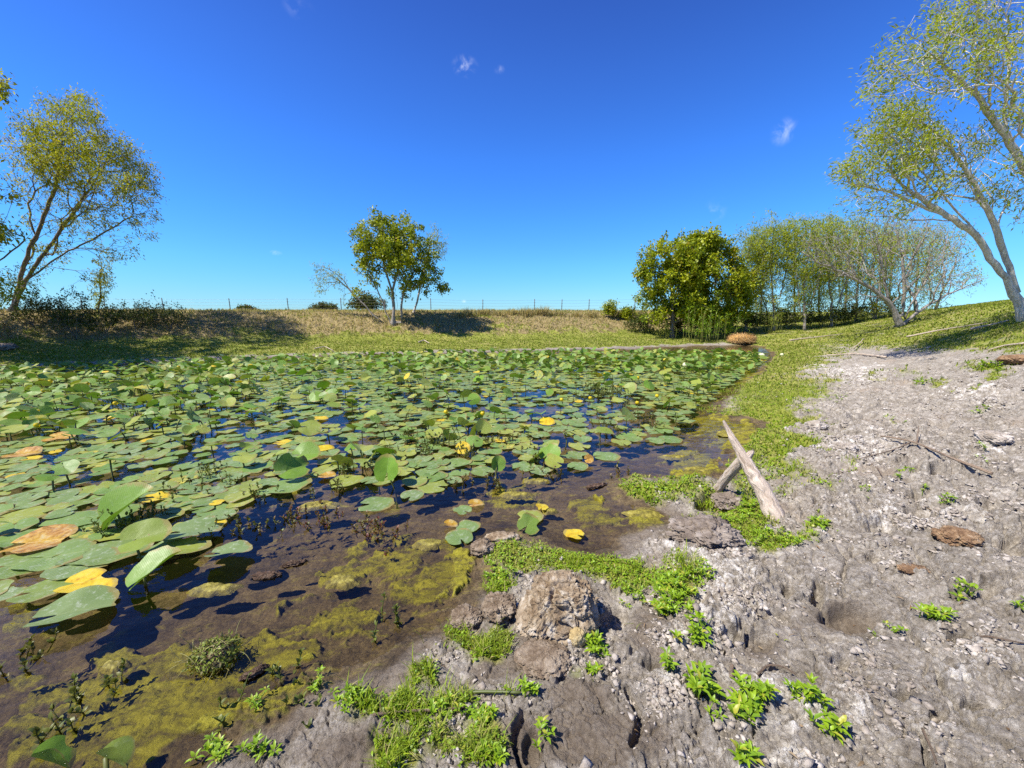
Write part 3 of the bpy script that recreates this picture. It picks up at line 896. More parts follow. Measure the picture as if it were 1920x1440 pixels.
# u, v, width px, kind: f flat, r raised, y yellow, o orange brown, p pale;  yaw, raise, tilt, tilt azimuth(deg, to which side the high edge points), fold, label
HERO = [
    (702, 947, 64, 'f', .2, 0, 0, 0, 0, 'lone flat round green lily pad on open dark water ahead of the mat edge'),
    (862, 1010, 54, 'f', 2.0, 0, 0, 0, 0, 'larger lower green lily pad of the overlapping pair beside the grassy point'),
    (875, 990, 46, 'f', .9, 0, 0, 0, 0, 'smaller upper green lily pad of the overlapping pair beside the grassy point'),
    (868, 958, 36, 'f', 2.4, 0, 0, 0, 0, 'small green lily pad touching a browned pad in open shallow water'),
    (891, 948, 30, 'o', .4, 0, .1, 1, .2, 'crinkled red brown lily pad at the edge of a small green pad'),
    (843, 985, 26, 'o', .1, .01, .2, 2, .3, 'small crumpled orange lily leaf above the overlapping pair of pads'),
    (992, 972, 52, 'f', 1.0, .005, 0, 0, 0, 'green lily pad floating just behind the grassy point tip'),
    (990, 988, 46, 'r', 1.0, .04, .5, -60, .1, 'bright green lily pad half standing among grass at the point'),
    (1016, 952, 26, 'y', 1.3, .01, .15, 0, .1, 'small yellow green lily leaf floating behind the grassy point'),
    (1078, 1004, 38, 'y', 2.5, 0, 0, 0, 0, 'clear yellow oval lily pad in the shallow inlet by the grassy point'),
    (772, 931, 45, 'p', 1.3, 0, 0, 0, 0, 'pale green lily pad at the front edge of the mat'),
    (814, 912, 62, 'f', 2.8, 0, 0, 0, 0, 'broad pale veined lily pad below the upright bright green pad'),
    (726, 881, 50, 'r', 1.5, .16, 1.15, -95, .35, 'upright bright green lily pad facing the viewer at the mat front'),
    (933, 870, 30, 'r', 1.6, .13, 1.25, -70, .4, 'narrow folded yellow green lily leaf standing out of the water'),
    (1030, 851, 42, 'r', .6, .09, .75, -110, .15, 'round glossy green raised lily pad at the open water edge'),
    (1082, 877, 40, 'f', .8, 0, 0, 0, 0, 'green lily pad front right of the glossy raised round pad'),
    (1040, 868, 36, 'r', 2.8, .05, .5, -80, .1, 'green lily pad tilted beneath the round glossy raised pad'),
    (1010, 884, 46, 'p', .1, 0, 0, 0, 0, 'pale rimmed lily pad below the glossy raised round pad'),
    (1134, 856, 50, 'f', .1, 0, 0, 0, 0, 'outermost flat green lily pad toward the driftwood in blue water'),
    (1088, 838, 42, 'f', 2.1, 0, 0, 0, 0, 'flat lily pad in blue water behind the outermost pad'),
    (1103, 862, 18, 'o', .1, .04, .9, -90, .3, 'small curled orange lily leaf standing beside the outermost pad'),
    (980, 876, 48, 'f', .9, 0, 0, 0, 0, 'grey green lily pad left of the glossy raised round pad'),
    (906, 886, 46, 'f', 2.4, 0, 0, 0, 0, 'flat lily pad left of the narrow folded standing leaf'),
    (536, 913, 74, 'f', .3, 0, 0, 0, 0, 'large flat pale lily pad with a brown nicked rim at the mat front'),
    (645, 905, 60, 'f', .8, 0, 0, 0, 0, 'flat green lily pad between the nicked pad and upright pad'),
    (545, 880, 60, 'r', .9, .10, .7, -40, .5, 'heart shaped green lily pad folded along its rib above its neighbours'),
    (570, 852, 52, 'r', .3, .10, .5, -80, .3, 'bright raised lily pad behind the folded heart shaped pad'),
    (638, 866, 40, 'r', .3, .12, 1.0, 95, .2, 'dark lily pad tilted away with its underside showing near weeds'),
    (213, 862, 48, 'r', .1, .15, .35, 80, .1, 'dark round lily pad held on a bare stalk above open water'),
    (288, 935, 44, 'y', .1, .01, .08, 0, .1, 'golden yellow lily leaf lying among green pads at left'),
    (326, 934, 44, 'f', .1, 0, 0, 0, 0, 'small green lily pad at the right end of the golden leaf'),
    (232, 955, 92, 'r', .75, .10, .75, -120, .6, 'long bright green lily leaf folded and slanting up beside the golden leaf'),
    (130, 1150, 122, 'p', .5, .02, .12, 100, .25, 'big whitish green lily pad lying nearest the camera at far left'),
    (74, 1111, 84, 'f', .45, .005, .1, 90, .1, 'dark green lily pad left of the two yellow leaves'),
    (150, 1096, 70, 'y', .2, .02, .06, -70, .2, 'upper bright yellow lily leaf with a torn brown edge'),
    (165, 1114, 72, 'y', .2, .01, .08, -90, .1, 'lower orange yellow lily leaf tucked over the big whitish pad'),
    (352, 999, 98, 'p', .1, .05, .12, 90, .2, 'large pale lily pad slightly lifted at the front right of the left mat'),
    (265, 1009, 76, 'r', .5, .12, .45, -70, .35, 'bright green cupped lily pad raised on a thick stalk'),
    (283, 1072, 88, 'r', .9, .07, .5, -140, .5, 'shiny dark green lily leaf folded over black water'),
    (424, 1041, 72, 'p', .1, .03, .2, 110, .3, 'wrinkled whitish lily pad with a yellow tip at the mat corner'),
    (338, 1033, 80, 'f', .1, .03, .1, 90, .2, 'green lily pad between the raised cupped pad and wrinkled pad'),
    (300, 1038, 70, 'f', .3, .0, 0, 90, .2, 'bright edged lily pad under the cupped raised pad'),
    (66, 1020, 100, 'o', .3, .01, .04, -80, .15, 'long orange brown withered lily leaf among pads at far left'),
    (112, 988, 115, 'f', .2, .0, 0, 0, 0, 'broad pale green lily pad behind the withered brown leaf'),
    (190, 972, 110, 'f', .2, .0, 0, 0, 0, 'broad green lily pad right of the pad above the withered leaf'),
    (210, 1035, 112, 'f', .3, .005, 0, 0, .05, 'broad green lily pad right of the withered brown leaf'),
    (100, 1046, 104, 'f', .3, .005, 0, 0, .05, 'broad yellowish green lily pad in front of the withered leaf'),
    (150, 1062, 100, 'p', .3, .0, 0, 0, .05, 'pale lily pad with a bright spotted sheen above the yellow leaves'),
    (30, 1062, 110, 'f', .3, .0, 0, 0, .05, 'green lily pad cut by the left edge under the withered leaf'),
    (8, 1120, 50, 'p', .3, .0, 0, 0, .05, 'pale lily pad tip entering at the left edge beside the dark pad'),
    (24, 972, 90, 'f', .2, .0, 0, 0, 0, 'pale green lily pad at the left edge behind the withered leaf'),
    (206, 1424, 62, 'r', .3, .10, .9, 60, .9, 'curled green lily leaf with a pale rim in the bottom left corner'),
    (90, 1432, 70, 'r', .5, .03, .9, 60, .8, 'rolled yellow green lily leaf lying in the bottom left corner'),
    (1255, 826, 44, 'f', .1, 0, 0, 0, 0, 'flat pale lily pad near the weedy right shore, right of the pair'),
    (1228, 828, 36, 'f', .1, 0, 0, 0, 0, 'flat lily pad left of the pale pad by the weedy right shore'),
    (605, 843, 36, 'y', .1, .01, .05, 0, .1, 'yellow lily leaf lying in the mat left of the weed sprigs'),
    (612, 894, 30, 'o', .1, .01, .05, 0, .1, 'orange lily leaf fragment between the folded and upright pads'),
    (866, 840, 28, 'y', .1, .06, .8, -90, .1, 'upright bright yellow lily leaf amid weed sprigs in the middle'),
    (529, 831, 32, 'y', .1, .01, .05, 0, .1, 'yellow lily leaf beside the blue water gap at left'),
    (597, 786, 30, 'y', .1, .01, .05, 0, .1, 'bright yellow lily leaf far in the middle of the mat'),
    (1024, 792, 30, 'y', .1, .04, .3, -90, .1, 'vivid yellow lily leaf raised among dark pads right of the middle'),
    (110, 822, 46, 'o', .1, .02, .2, -90, .2, 'withered orange lily leaf among dark pads in the left mat'),
    (40, 852, 50, 'o', .1, .01, .1, -90, .2, 'withered orange lily leaf at the left edge of the mat'),
]
occupied = []


def pad_thing(x, y, size, yaw, raised, tilt, taz, fold, tint, label, group, lod=0, seg=26, zoff=0.0):
    if raised > .05:
        root = empty('lily_pad', (x, y, 0), label, 'lily pad', group)
        g = Geo()
        hub = pad_geo(g, (0, 0, 0), size, yaw, raised, tilt, taz, fold, tint, seg, lod)
        ob = g.build('leaf_blade', PM, root, smooth=True)
        g = Geo()
        bz = min(gz(x, y), -.05)
        stalk(g, hub, (RNG.normal(0, .04), RNG.normal(0, .04), bz), .007)
        g.build('stalk', M_STALK, root, smooth=True)
    else:
        g = Geo()
        pad_geo(g, (0, 0, .004 + zoff), size, yaw, raised, tilt, taz, fold, tint, seg, lod)
        root = g.build('lily_pad', PM, None, (0, 0, 0), True)
        root.location = (x, y, 0)
        tag(root, label, 'lily pad', group)
    return root


for (u, v, wpx, kind, yaw, ra, ti, ta, fo, lab) in HERO:
    m, p = horiz_scale(u, v, ra)
    size = wpx * m
    tint = {'f': (RNG.uniform(.1, .45), 0.08, RNG.random()), 'r': (RNG.uniform(.75, 1), 0.05, RNG.random()), 'y': (.8, .95, .3),
            'o': (.3, 1.22, .9), 'p': (0.0, .05, .4)}[kind]
    zg = max(0.0, gz(p[0], p[1]) + .012)
    pad_thing(p[0], p[1], size, yaw, ra + zg, ti, math.radians(ta), fo, tint, lab, None, 0, 30, RNG.uniform(0, .012))
    occupied.append((p[0], p[1], size * .42))

# the mat: scatter by survey of the photo
FRONT_U = [-400, 0, 60, 110, 180, 260, 330, 400, 430, 520, 600, 690, 760, 850, 930, 1000, 1080, 1160, 1210, 1260, 1310, 1350, 1400, 1445, 1480, 1600]
FRONT_V = [1150, 1130, 1090, 1080, 1060, 1050, 1030, 1020, 960, 925, 905, 915, 930, 915, 888, 880, 866, 856, 822, 815, 775, 735, 706, 684, 664, 640]
GAPS = [(1140, 845, 150, 34, .8), (510, 818, 130, 20, 1), (390, 832, 80, 11, .9), (430, 870, 60, 12, .7), (1110, 840, 130, 26, .95), (1010, 768, 140, 13, .9), (820, 752, 90, 8, .8), (1240, 770, 60, 18, .7), (950, 735, 90, 8, .7), (1190, 752, 80, 16, .75),
        (640, 790, 70, 9, .6), (270, 875, 60, 12, .75), (40, 935, 60, 10, .6), (150, 905, 60, 10, .55), (480, 800, 50, 8, .6), (880, 860, 50, 12, .5), (330, 965, 40, 16, .9),
        (690, 770, 50, 6, .6), (350, 780, 80, 6, .4), (140, 838, 60, 7, .5), (20, 1085, 40, 20, .5), (640, 830, 40, 10, .5), (760, 740, 60, 6, .5), (1230, 800, 60, 16, .6)]
cand = np.stack([RNG.uniform(-19, 8.6, 90000), RNG.uniform(1.2, 14.5, 90000)], 1)
# nearer ground gets its share of candidates too
csd = sdist(cand[:, 0], cand[:, 1])
cu, cv, cf = project(cand[:, 0], cand[:, 1], np.zeros(len(cand)))
front = np.interp(cu, FRONT_U, FRONT_V)
nn = fbm(cand[:, 0] * .9, cand[:, 1] * .9, 3, 141)
dens = 1 - blobs(cu + 20 * nn, cv + 5 * nn, [(a, b, c * 1.2, d * 1.3, min(1, e * 1.15)) for a, b, c, d, e in GAPS])
depth_from_front = (front + 22 * nn * np.clip((cv - 640) / 250, 0, 1) - cv)
dens = dens * sstep(0, 18, depth_from_front) * (csd < -.12)
dens = dens * np.where(cv > 900, .95, np.where(cv > 760, .86, 1.0))
dens = dens * (.45 + .75 * sstep(-.25, .15, nn)) if False else dens * np.where((cv > 728) & (cv < 900), (.28 + .8 * sstep(-.22, .18, nn)) * np.where(cu > 480, .85, 1), .8 + .4 * sstep(-.3, .2, nn))
ok = RNG.random(len(cand)) < np.clip(dens, 0, 1)
cand, cu, cv, cf, csd = cand[ok], cu[ok], cv[ok], cf[ok], csd[ok]
cell = {}
auto = []


def near_cells(x, y):
    ix, iy = int(x // .4), int(y // .4)
    for dx in (-1, 0, 1):
        for dy in (-1, 0, 1):
            yield from cell.get((ix + dx, iy + dy), ())


for (x, y, s) in occupied:
    cell.setdefault((int(x // .4), int(y // .4)), []).append((x, y, s))
for k in range(len(cand)):
    x, y = cand[k]
    size = RNG.uniform(.13, .26)
    s = size * .5 * .54
    if any((x - a) ** 2 + (y - b) ** 2 < (s + c) ** 2 * .88 for a, b, c in near_cells(x, y)):
        continue
    cell.setdefault((int(x // .4), int(y // .4)), []).append((x, y, s))
    auto.append((x, y, size, cu[k], cv[k], cf[k]))
auto_raw = auto
auto = []
for (x, y, size, u, v, f_) in auto_raw:
    # how many stand up, by area of the photo
    if v < 700: pr = .42
    elif v < 830: pr = .45 if u < 480 else .15
    else: pr = .12 if u > 450 else .05
    up = RNG.random() < pr
    yaw = RNG.normal(.2, 1.6)
    t = RNG.random()
    if up:
        raised = RNG.uniform(.05, .15)
        tilt = RNG.uniform(.12, .62) if RNG.random() < .75 else RNG.uniform(.6, 1.15)
        taz = math.radians(RNG.choice([RNG.normal(80, 45), RNG.normal(-80, 50), RNG.uniform(-180, 180)], p=[.45, .25, .3]))
        fold = RNG.uniform(-.25, .5)
        tint = (RNG.uniform(.45, 1), RNG.uniform(0, .2), t)
    else:
        raised, tilt, taz, fold = 0, (RNG.uniform(0, .10) if RNG.random() < .5 else 0), RNG.uniform(0, 6.28), RNG.uniform(-.03, .10)
        tint = (RNG.uniform(0, .6), RNG.uniform(0, .25), t)
    q = RNG.random()
    if q < .016: tint = (.8, .9, t); look = 'yellow'; size *= .72
    elif q < .045: tint = (.4, .45, t); look = 'yellowing'
    else: look = 'green'
    auto.append(dict(x=x, y=y, size=size, u=u, v=v, f=f_, up=up, yaw=yaw, raised=raised, tilt=tilt, taz=taz, fold=fold, tint=tint, look=look))
vis = [a for a in auto if -30 < a['u'] < 1950 and a['v'] < 1445]
vis.sort(key=lambda a: -a['size'] / a['f'] ** 1.5)
N_OBJ = 300 - len(HERO)
LAND = [(702, 947, 'the lone round pad'), (726, 881, 'the upright bright pad'), (213, 862, 'the dark stalked pad'), (288, 935, 'the golden yellow leaf'),
        (62, 1018, 'the withered brown leaf'), (352, 999, 'the large pale lifted pad'), (265, 1009, 'the cupped raised pad'), (536, 913, 'the nicked pale pad'),
        (545, 880, 'the folded heart shaped pad'), (1030, 851, 'the glossy raised round pad'), (1134, 856, 'the outermost flat pad'), (510, 818, 'the blue water gap'),
        (529, 831, 'the gap yellow leaf'), (40, 852, 'the edge orange leaf'), (866, 840, 'the upright yellow leaf'), (1024, 792, 'the vivid yellow raised leaf'),
        (597, 786, 'the far yellow leaf'), (1255, 826, 'the pale shore pad'), (150, 1095, 'the two yellow leaves'), (110, 822, 'the left orange leaf')]
LW = [(on_plane(u, v)[0], on_plane(u, v)[1], n) for u, v, n in LAND]
ORD = ['', 'second', 'third', 'fourth', 'fifth', 'sixth', 'seventh', 'eighth', 'ninth', 'tenth', 'eleventh', 'twelfth', 'thirteenth', 'fourteenth', 'fifteenth',
       'sixteenth', 'seventeenth', 'eighteenth', 'nineteenth', 'twentieth'] + ['outlying'] * 300


def relation(items, what):
    """label each item by the nearest landmark, the side it lies on and its order of distance there"""
    buckets = {}
    for it in items:
        d, lx, ly, nm = min((math.hypot(it['x'] - a, it['y'] - b), a, b, c) for a, b, c in LW)
        dx, dy = it['x'] - lx, it['y'] - ly
        # as seen from the camera: split into left / right / behind / in front of
        ca = math.atan2(lx, ly)
        rx = dx * math.cos(ca) - dy * math.sin(ca); ry = dx * math.sin(ca) + dy * math.cos(ca)
        side = ('left of' if rx < 0 else 'right of') if abs(rx) > abs(ry) else ('in front of' if ry < 0 else 'behind')
        buckets.setdefault((what(it), nm, side), []).append((d, it))
    for (w, nm, side), L in buckets.items():
        L.sort(key=lambda t: t[0])
        for k, (d, it) in enumerate(L):
            od = ORD[k] if k < 20 else f'{k + 1}th'
            w = w.replace('standing up on its stalk,', 'on a stalk,').replace('large flat', 'large').replace('small flat', 'small')
            if len(f"{w} {od + ' ' if od else 'nearest '}{side} {nm}".split()) > 12: w = w.replace('standing up,', 'raised,').replace('lying flat,', '').strip().replace('lily ', '').replace('leafy ', '').replace('thin ', '').replace('reddish ', '').replace('water weed sprigs', 'weed sprigs')
            it['label'] = f"{w} {od + ' ' if od else 'nearest '}{side} {nm}" if od != '' else f"{w} nearest and {side} {nm}"


def pad_look(a):
    if a['look'] == 'green':
        return ('green lily pad standing up on its stalk,' if a['up'] else ('large flat green lily pad,' if a['size'] > .27 else 'small flat green lily pad,'))
    return f"{a['look']} lily {'leaf standing up,' if a['up'] else 'pad lying flat,'}"


chosen, rest = vis[:N_OBJ], vis[N_OBJ:]
relation(chosen, pad_look)
for a in chosen:
    pad_thing(a['x'], a['y'], a['size'], a['yaw'], a['raised'], a['tilt'], a['taz'], a['fold'], a['tint'], a['label'],
              'lily pads of the near floating mat', 0, 24, RNG.uniform(0, .015))
g = Geo(); gs = Geo()
for a in rest:
    near = a['f'] < 6
    hub = pad_geo(g, (a['x'], a['y'], .004 + RNG.uniform(0, .014)), a['size'], a['yaw'], a['raised'], a['tilt'], a['taz'], a['fold'], a['tint'], 18 if near else 12, 0 if near else 1)
    if a['up'] and a['f'] < 9:
        stalk(gs, hub, (a['x'], a['y'], -.08), .006)
far_pads = g.build('lily_pad_carpet', PM, None, (0, 0, 0), True)
tag(far_pads, 'dense carpet of green lily pads covering the far pond', 'lily pads', kind='stuff')
so = gs.build('lily_stalk_tangle', M_STALK, None, (0, 0, 0), True)
tag(so, 'thin stalks under the raised pads of the far carpet', 'lily stalks', kind='stuff')
print('PADS', len(chosen), len(rest))

# yellow globe flowers on stalks
FLOW = [(94, 715, 'yellow lily bud at the far left, rear of the three there'), (163, 719, 'yellow lily bud furthest right of the far left three'),
        (81, 732, 'yellow lily bud lowest of the far left three'), (216, 756, 'yellow lily flower among raised dark pads at left'),
        (69, 797, 'yellow lily flower by the left edge between dark pads'), (1232, 742, 'bright yellow lily flower nearest the weedy right shore'),
        (1195, 755, 'pale yellow lily flower left of the brightest one'), (1107, 746, 'orange yellow lily flower above weed sprigs in the middle right'),
        (1053, 749, 'small yellow lily bud beside a dark raised pad'), (836, 772, 'yellow lily flower beside a dark folded pad in the middle'),
        (1135, 700, 'small yellow lily bud deep in the far mat'), (1005, 698, 'yellow lily bud in the middle of the far mat'),
        (335, 688, 'yellow lily bud at the far left shore of the mat'), (1196, 708, 'yellow lily bud at the far right of the mat'), (905, 775, 'tiny yellow lily bud right of the middle flower')]
for (u, v, lab) in FLOW:
    h = .13
    m, p = horiz_scale(u, v, h)
    root = empty('lily_flower', (p[0], p[1], 0), lab, 'flower', 'yellow lily flowers above the pads')
    g = Geo(); stalk(g, (0, 0, h - .015), (.02, .03, -.08), .005); g.build('stalk', M_STALK, root, smooth=True)
    g = Geo()
    r = .030 if v > 730 else .036
    for k in range(6):
        a = k * 1.047 + .3
        th = np.linspace(-.6, .6, 4); ph = np.linspace(-1.3, 1.05, 6)
        TH, PH = np.meshgrid(th, ph)
        rr = r * (1 + .04 * (k % 2))
        wv = np.stack([rr * np.cos(PH) * np.cos(TH + a), rr * np.cos(PH) * np.sin(TH + a), rr * np.sin(PH) + h], -1).reshape(-1, 3)
        qi = np.array([[i * 4 + j, i * 4 + j + 1, (i + 1) * 4 + j + 1, (i + 1) * 4 + j] for i in range(5) for j in range(3)])
        g.add(wv, qi, None, (RNG.random(), 0, 0))
    g.build('blossom', M_PETAL, root, smooth=True)
for (u, v, r, lab) in [(1428, 667, .095, 'large cream white lily bud at the far right of the pads'), (1285, 684, .07, 'cream white lily bud left of the largest white bud'),
                       (1466, 665, .055, 'small pale green white bud right of the large cream one')]:
    m, p = horiz_scale(u, v, .12)
    root = empty('water_lily_bud', (p[0], p[1], 0), lab, 'flower bud', 'cream water lily buds')
    g = Geo(); stalk(g, (0, 0, .10), (.0, .03, -.08), .008); g.build('stalk', M_STALK, root, smooth=True)
    g = Geo()
    for k in range(7):
        a = k * .8976
        TH, PH = np.meshgrid(np.linspace(-.5, .5, 5), np.linspace(-1.4, 1.35, 8))
        rr = r * (1 + .05 * (k % 2))
        wv = np.stack([rr * np.cos(PH) * np.cos(TH + a), rr * np.cos(PH) * np.sin(TH + a), rr * .92 * np.sin(PH) + .12], -1).reshape(-1, 3)
        qi = np.array([[i * 5 + j, i * 5 + j + 1, (i + 1) * 5 + j + 1, (i + 1) * 5 + j] for i in range(7) for j in range(4)])
        g.add(wv, qi, None, (RNG.random(), 0, 0))
    g.build('blossom', M_CREAM, root, smooth=True)


# ------------------------------------------------------------------ weeds in the water and on the mud
def sprig(g_leaf, g_stem, base_p, h, n, lean, L, Wd, odd=0.0):
    top = base_p + np.array([lean[0], lean[1], h])
    mid = (base_p + top) / 2 + np.array([RNG.normal(0, .15), RNG.normal(0, .15), 0]) * h
    P = spline([base_p, mid, top], 7)
    tube(g_stem, P, np.linspace(.0035, .0018, 7), 4, (.5, odd * .6, 0))
    t = np.sort(RNG.uniform(.15, 1, n))
    Q_ = np.stack([np.interp(t, np.linspace(0, 1, 7), P[:, k]) for k in range(3)], 1)
    a = np.arange(n) * 2.4 + RNG.uniform(0, 6)
    el = RNG.uniform(.1, .9, n) + .6 * t
    dr = np.stack([np.cos(a) * np.cos(el), np.sin(a) * np.cos(el), np.sin(el)], 1)
    V_, Q2, T2, C_ = leaves_np(Q_, dr, np.tile([0, 0, 1.0], (n, 1)) + .2 * RNG.standard_normal((n, 3)), L * RNG.uniform(.6, 1.1, n), Wd * RNG.uniform(.7, 1.2, n),
                               np.stack([RNG.uniform(.2, 1, n), np.full(n, odd) * RNG.random(n), np.zeros(n)], 1))
    g_leaf.add(V_, Q2, T2, C_)


WW = [(382, 900, 5, .12, .05), (402, 880, 4, .10, .05), (250, 985, 5, .12, .0), (285, 970, 4, .1, .1), (190, 1005, 4, .1, 0), (235, 990, 3, .12, 0),
      (340, 930, 4, .1, .05), (480, 935, 4, .09, .1), (440, 900, 4, .08, .1), (655, 885, 8, .12, .1), (690, 870, 6, .1, .1), (625, 915, 5, .08, .3), (790, 850, 8, .12, .05), (815, 835, 8, .13, .05),
      (840, 830, 8, .12, .1), (870, 855, 7, .11, .2), (905, 835, 6, .10, .3), (930, 830, 5, .10, .3), (965, 830, 5, .1, .4), (760, 825, 6, .12, .1), (735, 850, 4, .1, .1),
      (1010, 862, 6, .08, .5), (1030, 890, 5, .06, .6), (1110, 735, 8, .2, .05), (1130, 745, 9, .2, .1), (1150, 740, 8, .22, .05), (1170, 750, 6, .18, .1), (1090, 750, 5, .16, .1),
      (1150, 815, 7, .1, .3), (1135, 800, 5, .12, .2), (1210, 785, 6, .1, .4), (1230, 800, 6, .08, .4), (1160, 890, 4, .06, .6), (1300, 745, 5, .12, .1),
      (560, 960, 5, .05, .9), (610, 975, 5, .04, .9), (690, 985, 6, .04, 1.0), (720, 1000, 5, .03, 1.0), (515, 985, 4, .05, .5), (860, 905, 5, .05, .6), (930, 905, 5, .06, .5),
      (450, 990, 3, .05, .5), (410, 1000, 3, .08, .2), (1300, 700, 4, .25, .0), (1325, 690, 5, .28, .0), (1345, 700, 4, .26, .0), (1285, 715, 4, .2, .05),
      (170, 1305, 7, .05, .15), (490, 1310, 3, .10, .05), (715, 1180, 2, .09, .0), (30, 1245, 4, .05, .3), (590, 1330, 4, .07, .05)]
ww_items = []
for (u, v, n, h, odd) in WW:
    p = on_plane(u, v)
    ww_items.append(dict(x=p[0], y=p[1], u=u, v=v, n=n, h=h, odd=odd))
relation(ww_items, lambda a: 'reddish water weed sprigs' if a['odd'] >= .4 else ('tall thin water weed sprigs' if a['h'] > .15 else 'leafy green water weed sprigs'))
for a in ww_items:
    root = empty('water_weed', (a['x'], a['y'], 0), a['label'], 'water weed', 'water weeds poking up between the pads')
    gl_, gs_ = Geo(), Geo()
    sc = 1.0 if a['v'] > 780 else 1.25
    for k in range(a['n'] * 2):
        sprig(gl_, gs_, np.array([RNG.normal(0, .07 * sc), RNG.normal(0, .07 * sc), -.05]), (a['h'] + .05) * RNG.uniform(.6, 1.1), 12,
              RNG.normal(0, .03, 2), .030 * sc, .015 * sc, a['odd'])
    gl_.build('foliage', M_WWEED, root); gs_.build('stem', M_WWEED, root)


def rosette(g, P, n, L, Wd, rise=.7):
    a = np.arange(n) * 2.4 + RNG.uniform(0, 6)
    el = rise + RNG.normal(0, .25, n)
    dr = np.stack([np.cos(a) * np.cos(el), np.sin(a) * np.cos(el), np.sin(el)], 1)
    B = np.repeat(P[None], n, 0) + dr * .004
    V_, Q2, T2, C_ = leaves_np(B, dr, np.tile([0, 0, 1.0], (n, 1)), L * RNG.uniform(.55, 1.15, n), Wd * RNG.uniform(.7, 1.2, n),
                               np.stack([RNG.uniform(.25, 1, n), (RNG.random(n) < .08) * .8, np.zeros(n)], 1), .35, .22)
    g.add(V_, Q2, T2, C_)


# u, v, spread px (x,y), number of shoots, leaf length m, label
LEAFY = [
    (1262, 1105, 44, 38, 60, .055, 'dense bright clump of pointed broad leaves right of the pale clod'),
    (1250, 1148, 34, 18, 26, .06, 'fresh leafy weed at the front of the bright clump'),
    (1310, 1082, 28, 16, 20, .05, 'loose leafy weed trailing right of the bright clump'),
    (1400, 950, 42, 36, 70, .045, 'bright yellow green leafy clump under the driftwood log'),
    (1438, 1005, 36, 18, 34, .045, 'leafy weed patch at the foot of the driftwood log'),
    (1355, 985, 26, 20, 26, .04, 'leafy weed patch left of the log foot'),
    (1530, 985, 18, 16, 14, .06, 'upright leafy weed alone on pale mud right of the log foot'),
    (1480, 1018, 20, 12, 14, .045, 'low leafy weed between the log foot and pale mud'),
    (1308, 1200, 22, 14, 10, .075, 'dark pointed leafy weed on white crust below the bright clump'),
    (1246, 1258, 16, 8, 5, .065, 'small three shooted weed on brown mud'),
    (1312, 1290, 26, 22, 14, .075, 'tall leaved weed on white crust near the bottom middle'),
    (1405, 1318, 32, 18, 18, .07, 'broad leafy weed spread over white crust'),
    (1400, 1352, 20, 16, 9, .07, 'leafy weed shoots just below the broad spread weed'),
    (1394, 1420, 12, 8, 5, .07, 'small leafy weed at the bottom edge'),
    (1328, 1345, 8, 8, 3, .05, 'tiny weed below the tall leaved weed'),
    (1525, 1325, 24, 10, 8, .06, 'upright pointed weed on grey mud'),
    (1565, 1372, 22, 12, 7, .07, 'trailing dark leaved weed right of the upright pointed weed'),
    (1485, 1308, 12, 6, 4, .05, 'tiny weed left of the upright pointed weed'),
    (1750, 1160, 28, 20, 18, .06, 'green weed clump alone on grey mud at right'),
    (1805, 1122, 18, 10, 8, .06, 'small weed right of the lone green clump'),
    (1912, 1138, 10, 8, 4, .05, 'weed at the right edge of the photo'),
    (1672, 1176, 14, 6, 5, .04, 'tiny weed left of the lone green clump'),
    (1770, 942, 16, 9, 8, .05, 'low weed patch below the long fallen stick'),
    (1735, 915, 6, 8, 3, .05, 'thin weed beside the long fallen stick'),
    (1848, 850, 14, 16, 10, .06, 'upright weed by a dark hollow at right'),
    (1692, 886, 12, 14, 7, .06, 'thin upright weed with a twig in the mid right mud'),
    (1625, 925, 18, 8, 8, .04, 'low weed on mud right of the log'),
    (1722, 720, 26, 8, 16, .09, 'leafy weed beside a white scrap in the far right mud'),
    (1855, 688, 44, 9, 30, .10, 'broad dark green weed beside the brown clod at far right'),
    (1665, 785, 12, 7, 6, .06, 'small weed among crust in the right mud'),
    (1840, 770, 14, 12, 9, .07, 'small pale weed on the right mud slope'),
    (1575, 745, 20, 10, 14, .05, 'weed at the border of the green shore band'),
    (1115, 1212, 24, 16, 16, .055, 'dark leafy weed at the right foot of the pale clod'),
    (1112, 1255, 12, 10, 6, .05, 'small weed below the pale clod'),
    (935, 1085, 30, 16, 26, .05, 'leafy weed on the bank left of the pale clod'),
    (985, 1305, 14, 10, 8, .05, 'small weed at the end of the green runner'),
    (660, 1320, 34, 14, 18, .045, 'dark leafy weed on wet mud at lower left'),
    (600, 1290, 12, 18, 6, .04, 'thin weed at the mud edge'),
    (480, 1335, 14, 14, 6, .04, 'weed sprouting at the algae edge'),
    (405, 1412, 26, 12, 12, .05, 'weed with dark leaves at the bottom left mud'),
    (480, 1405, 20, 12, 10, .05, 'low weed on the bottom mud'),
    (895, 1345, 34, 28, 22, .045, 'leafy weed on mud in the bottom middle'),
    (925, 1420, 24, 18, 12, .05, 'leafy weed at the bottom edge right of the grass'),
    (1015, 1380, 12, 10, 5, .05, 'small weed on smooth dark mud'),
    (1185, 1120, 28, 14, 18, .04, 'low leafy weed between the pale clod and bright clump'),
    (830, 1340, 18, 14, 9, .045, 'leafy weed among grass at lower left'),
]
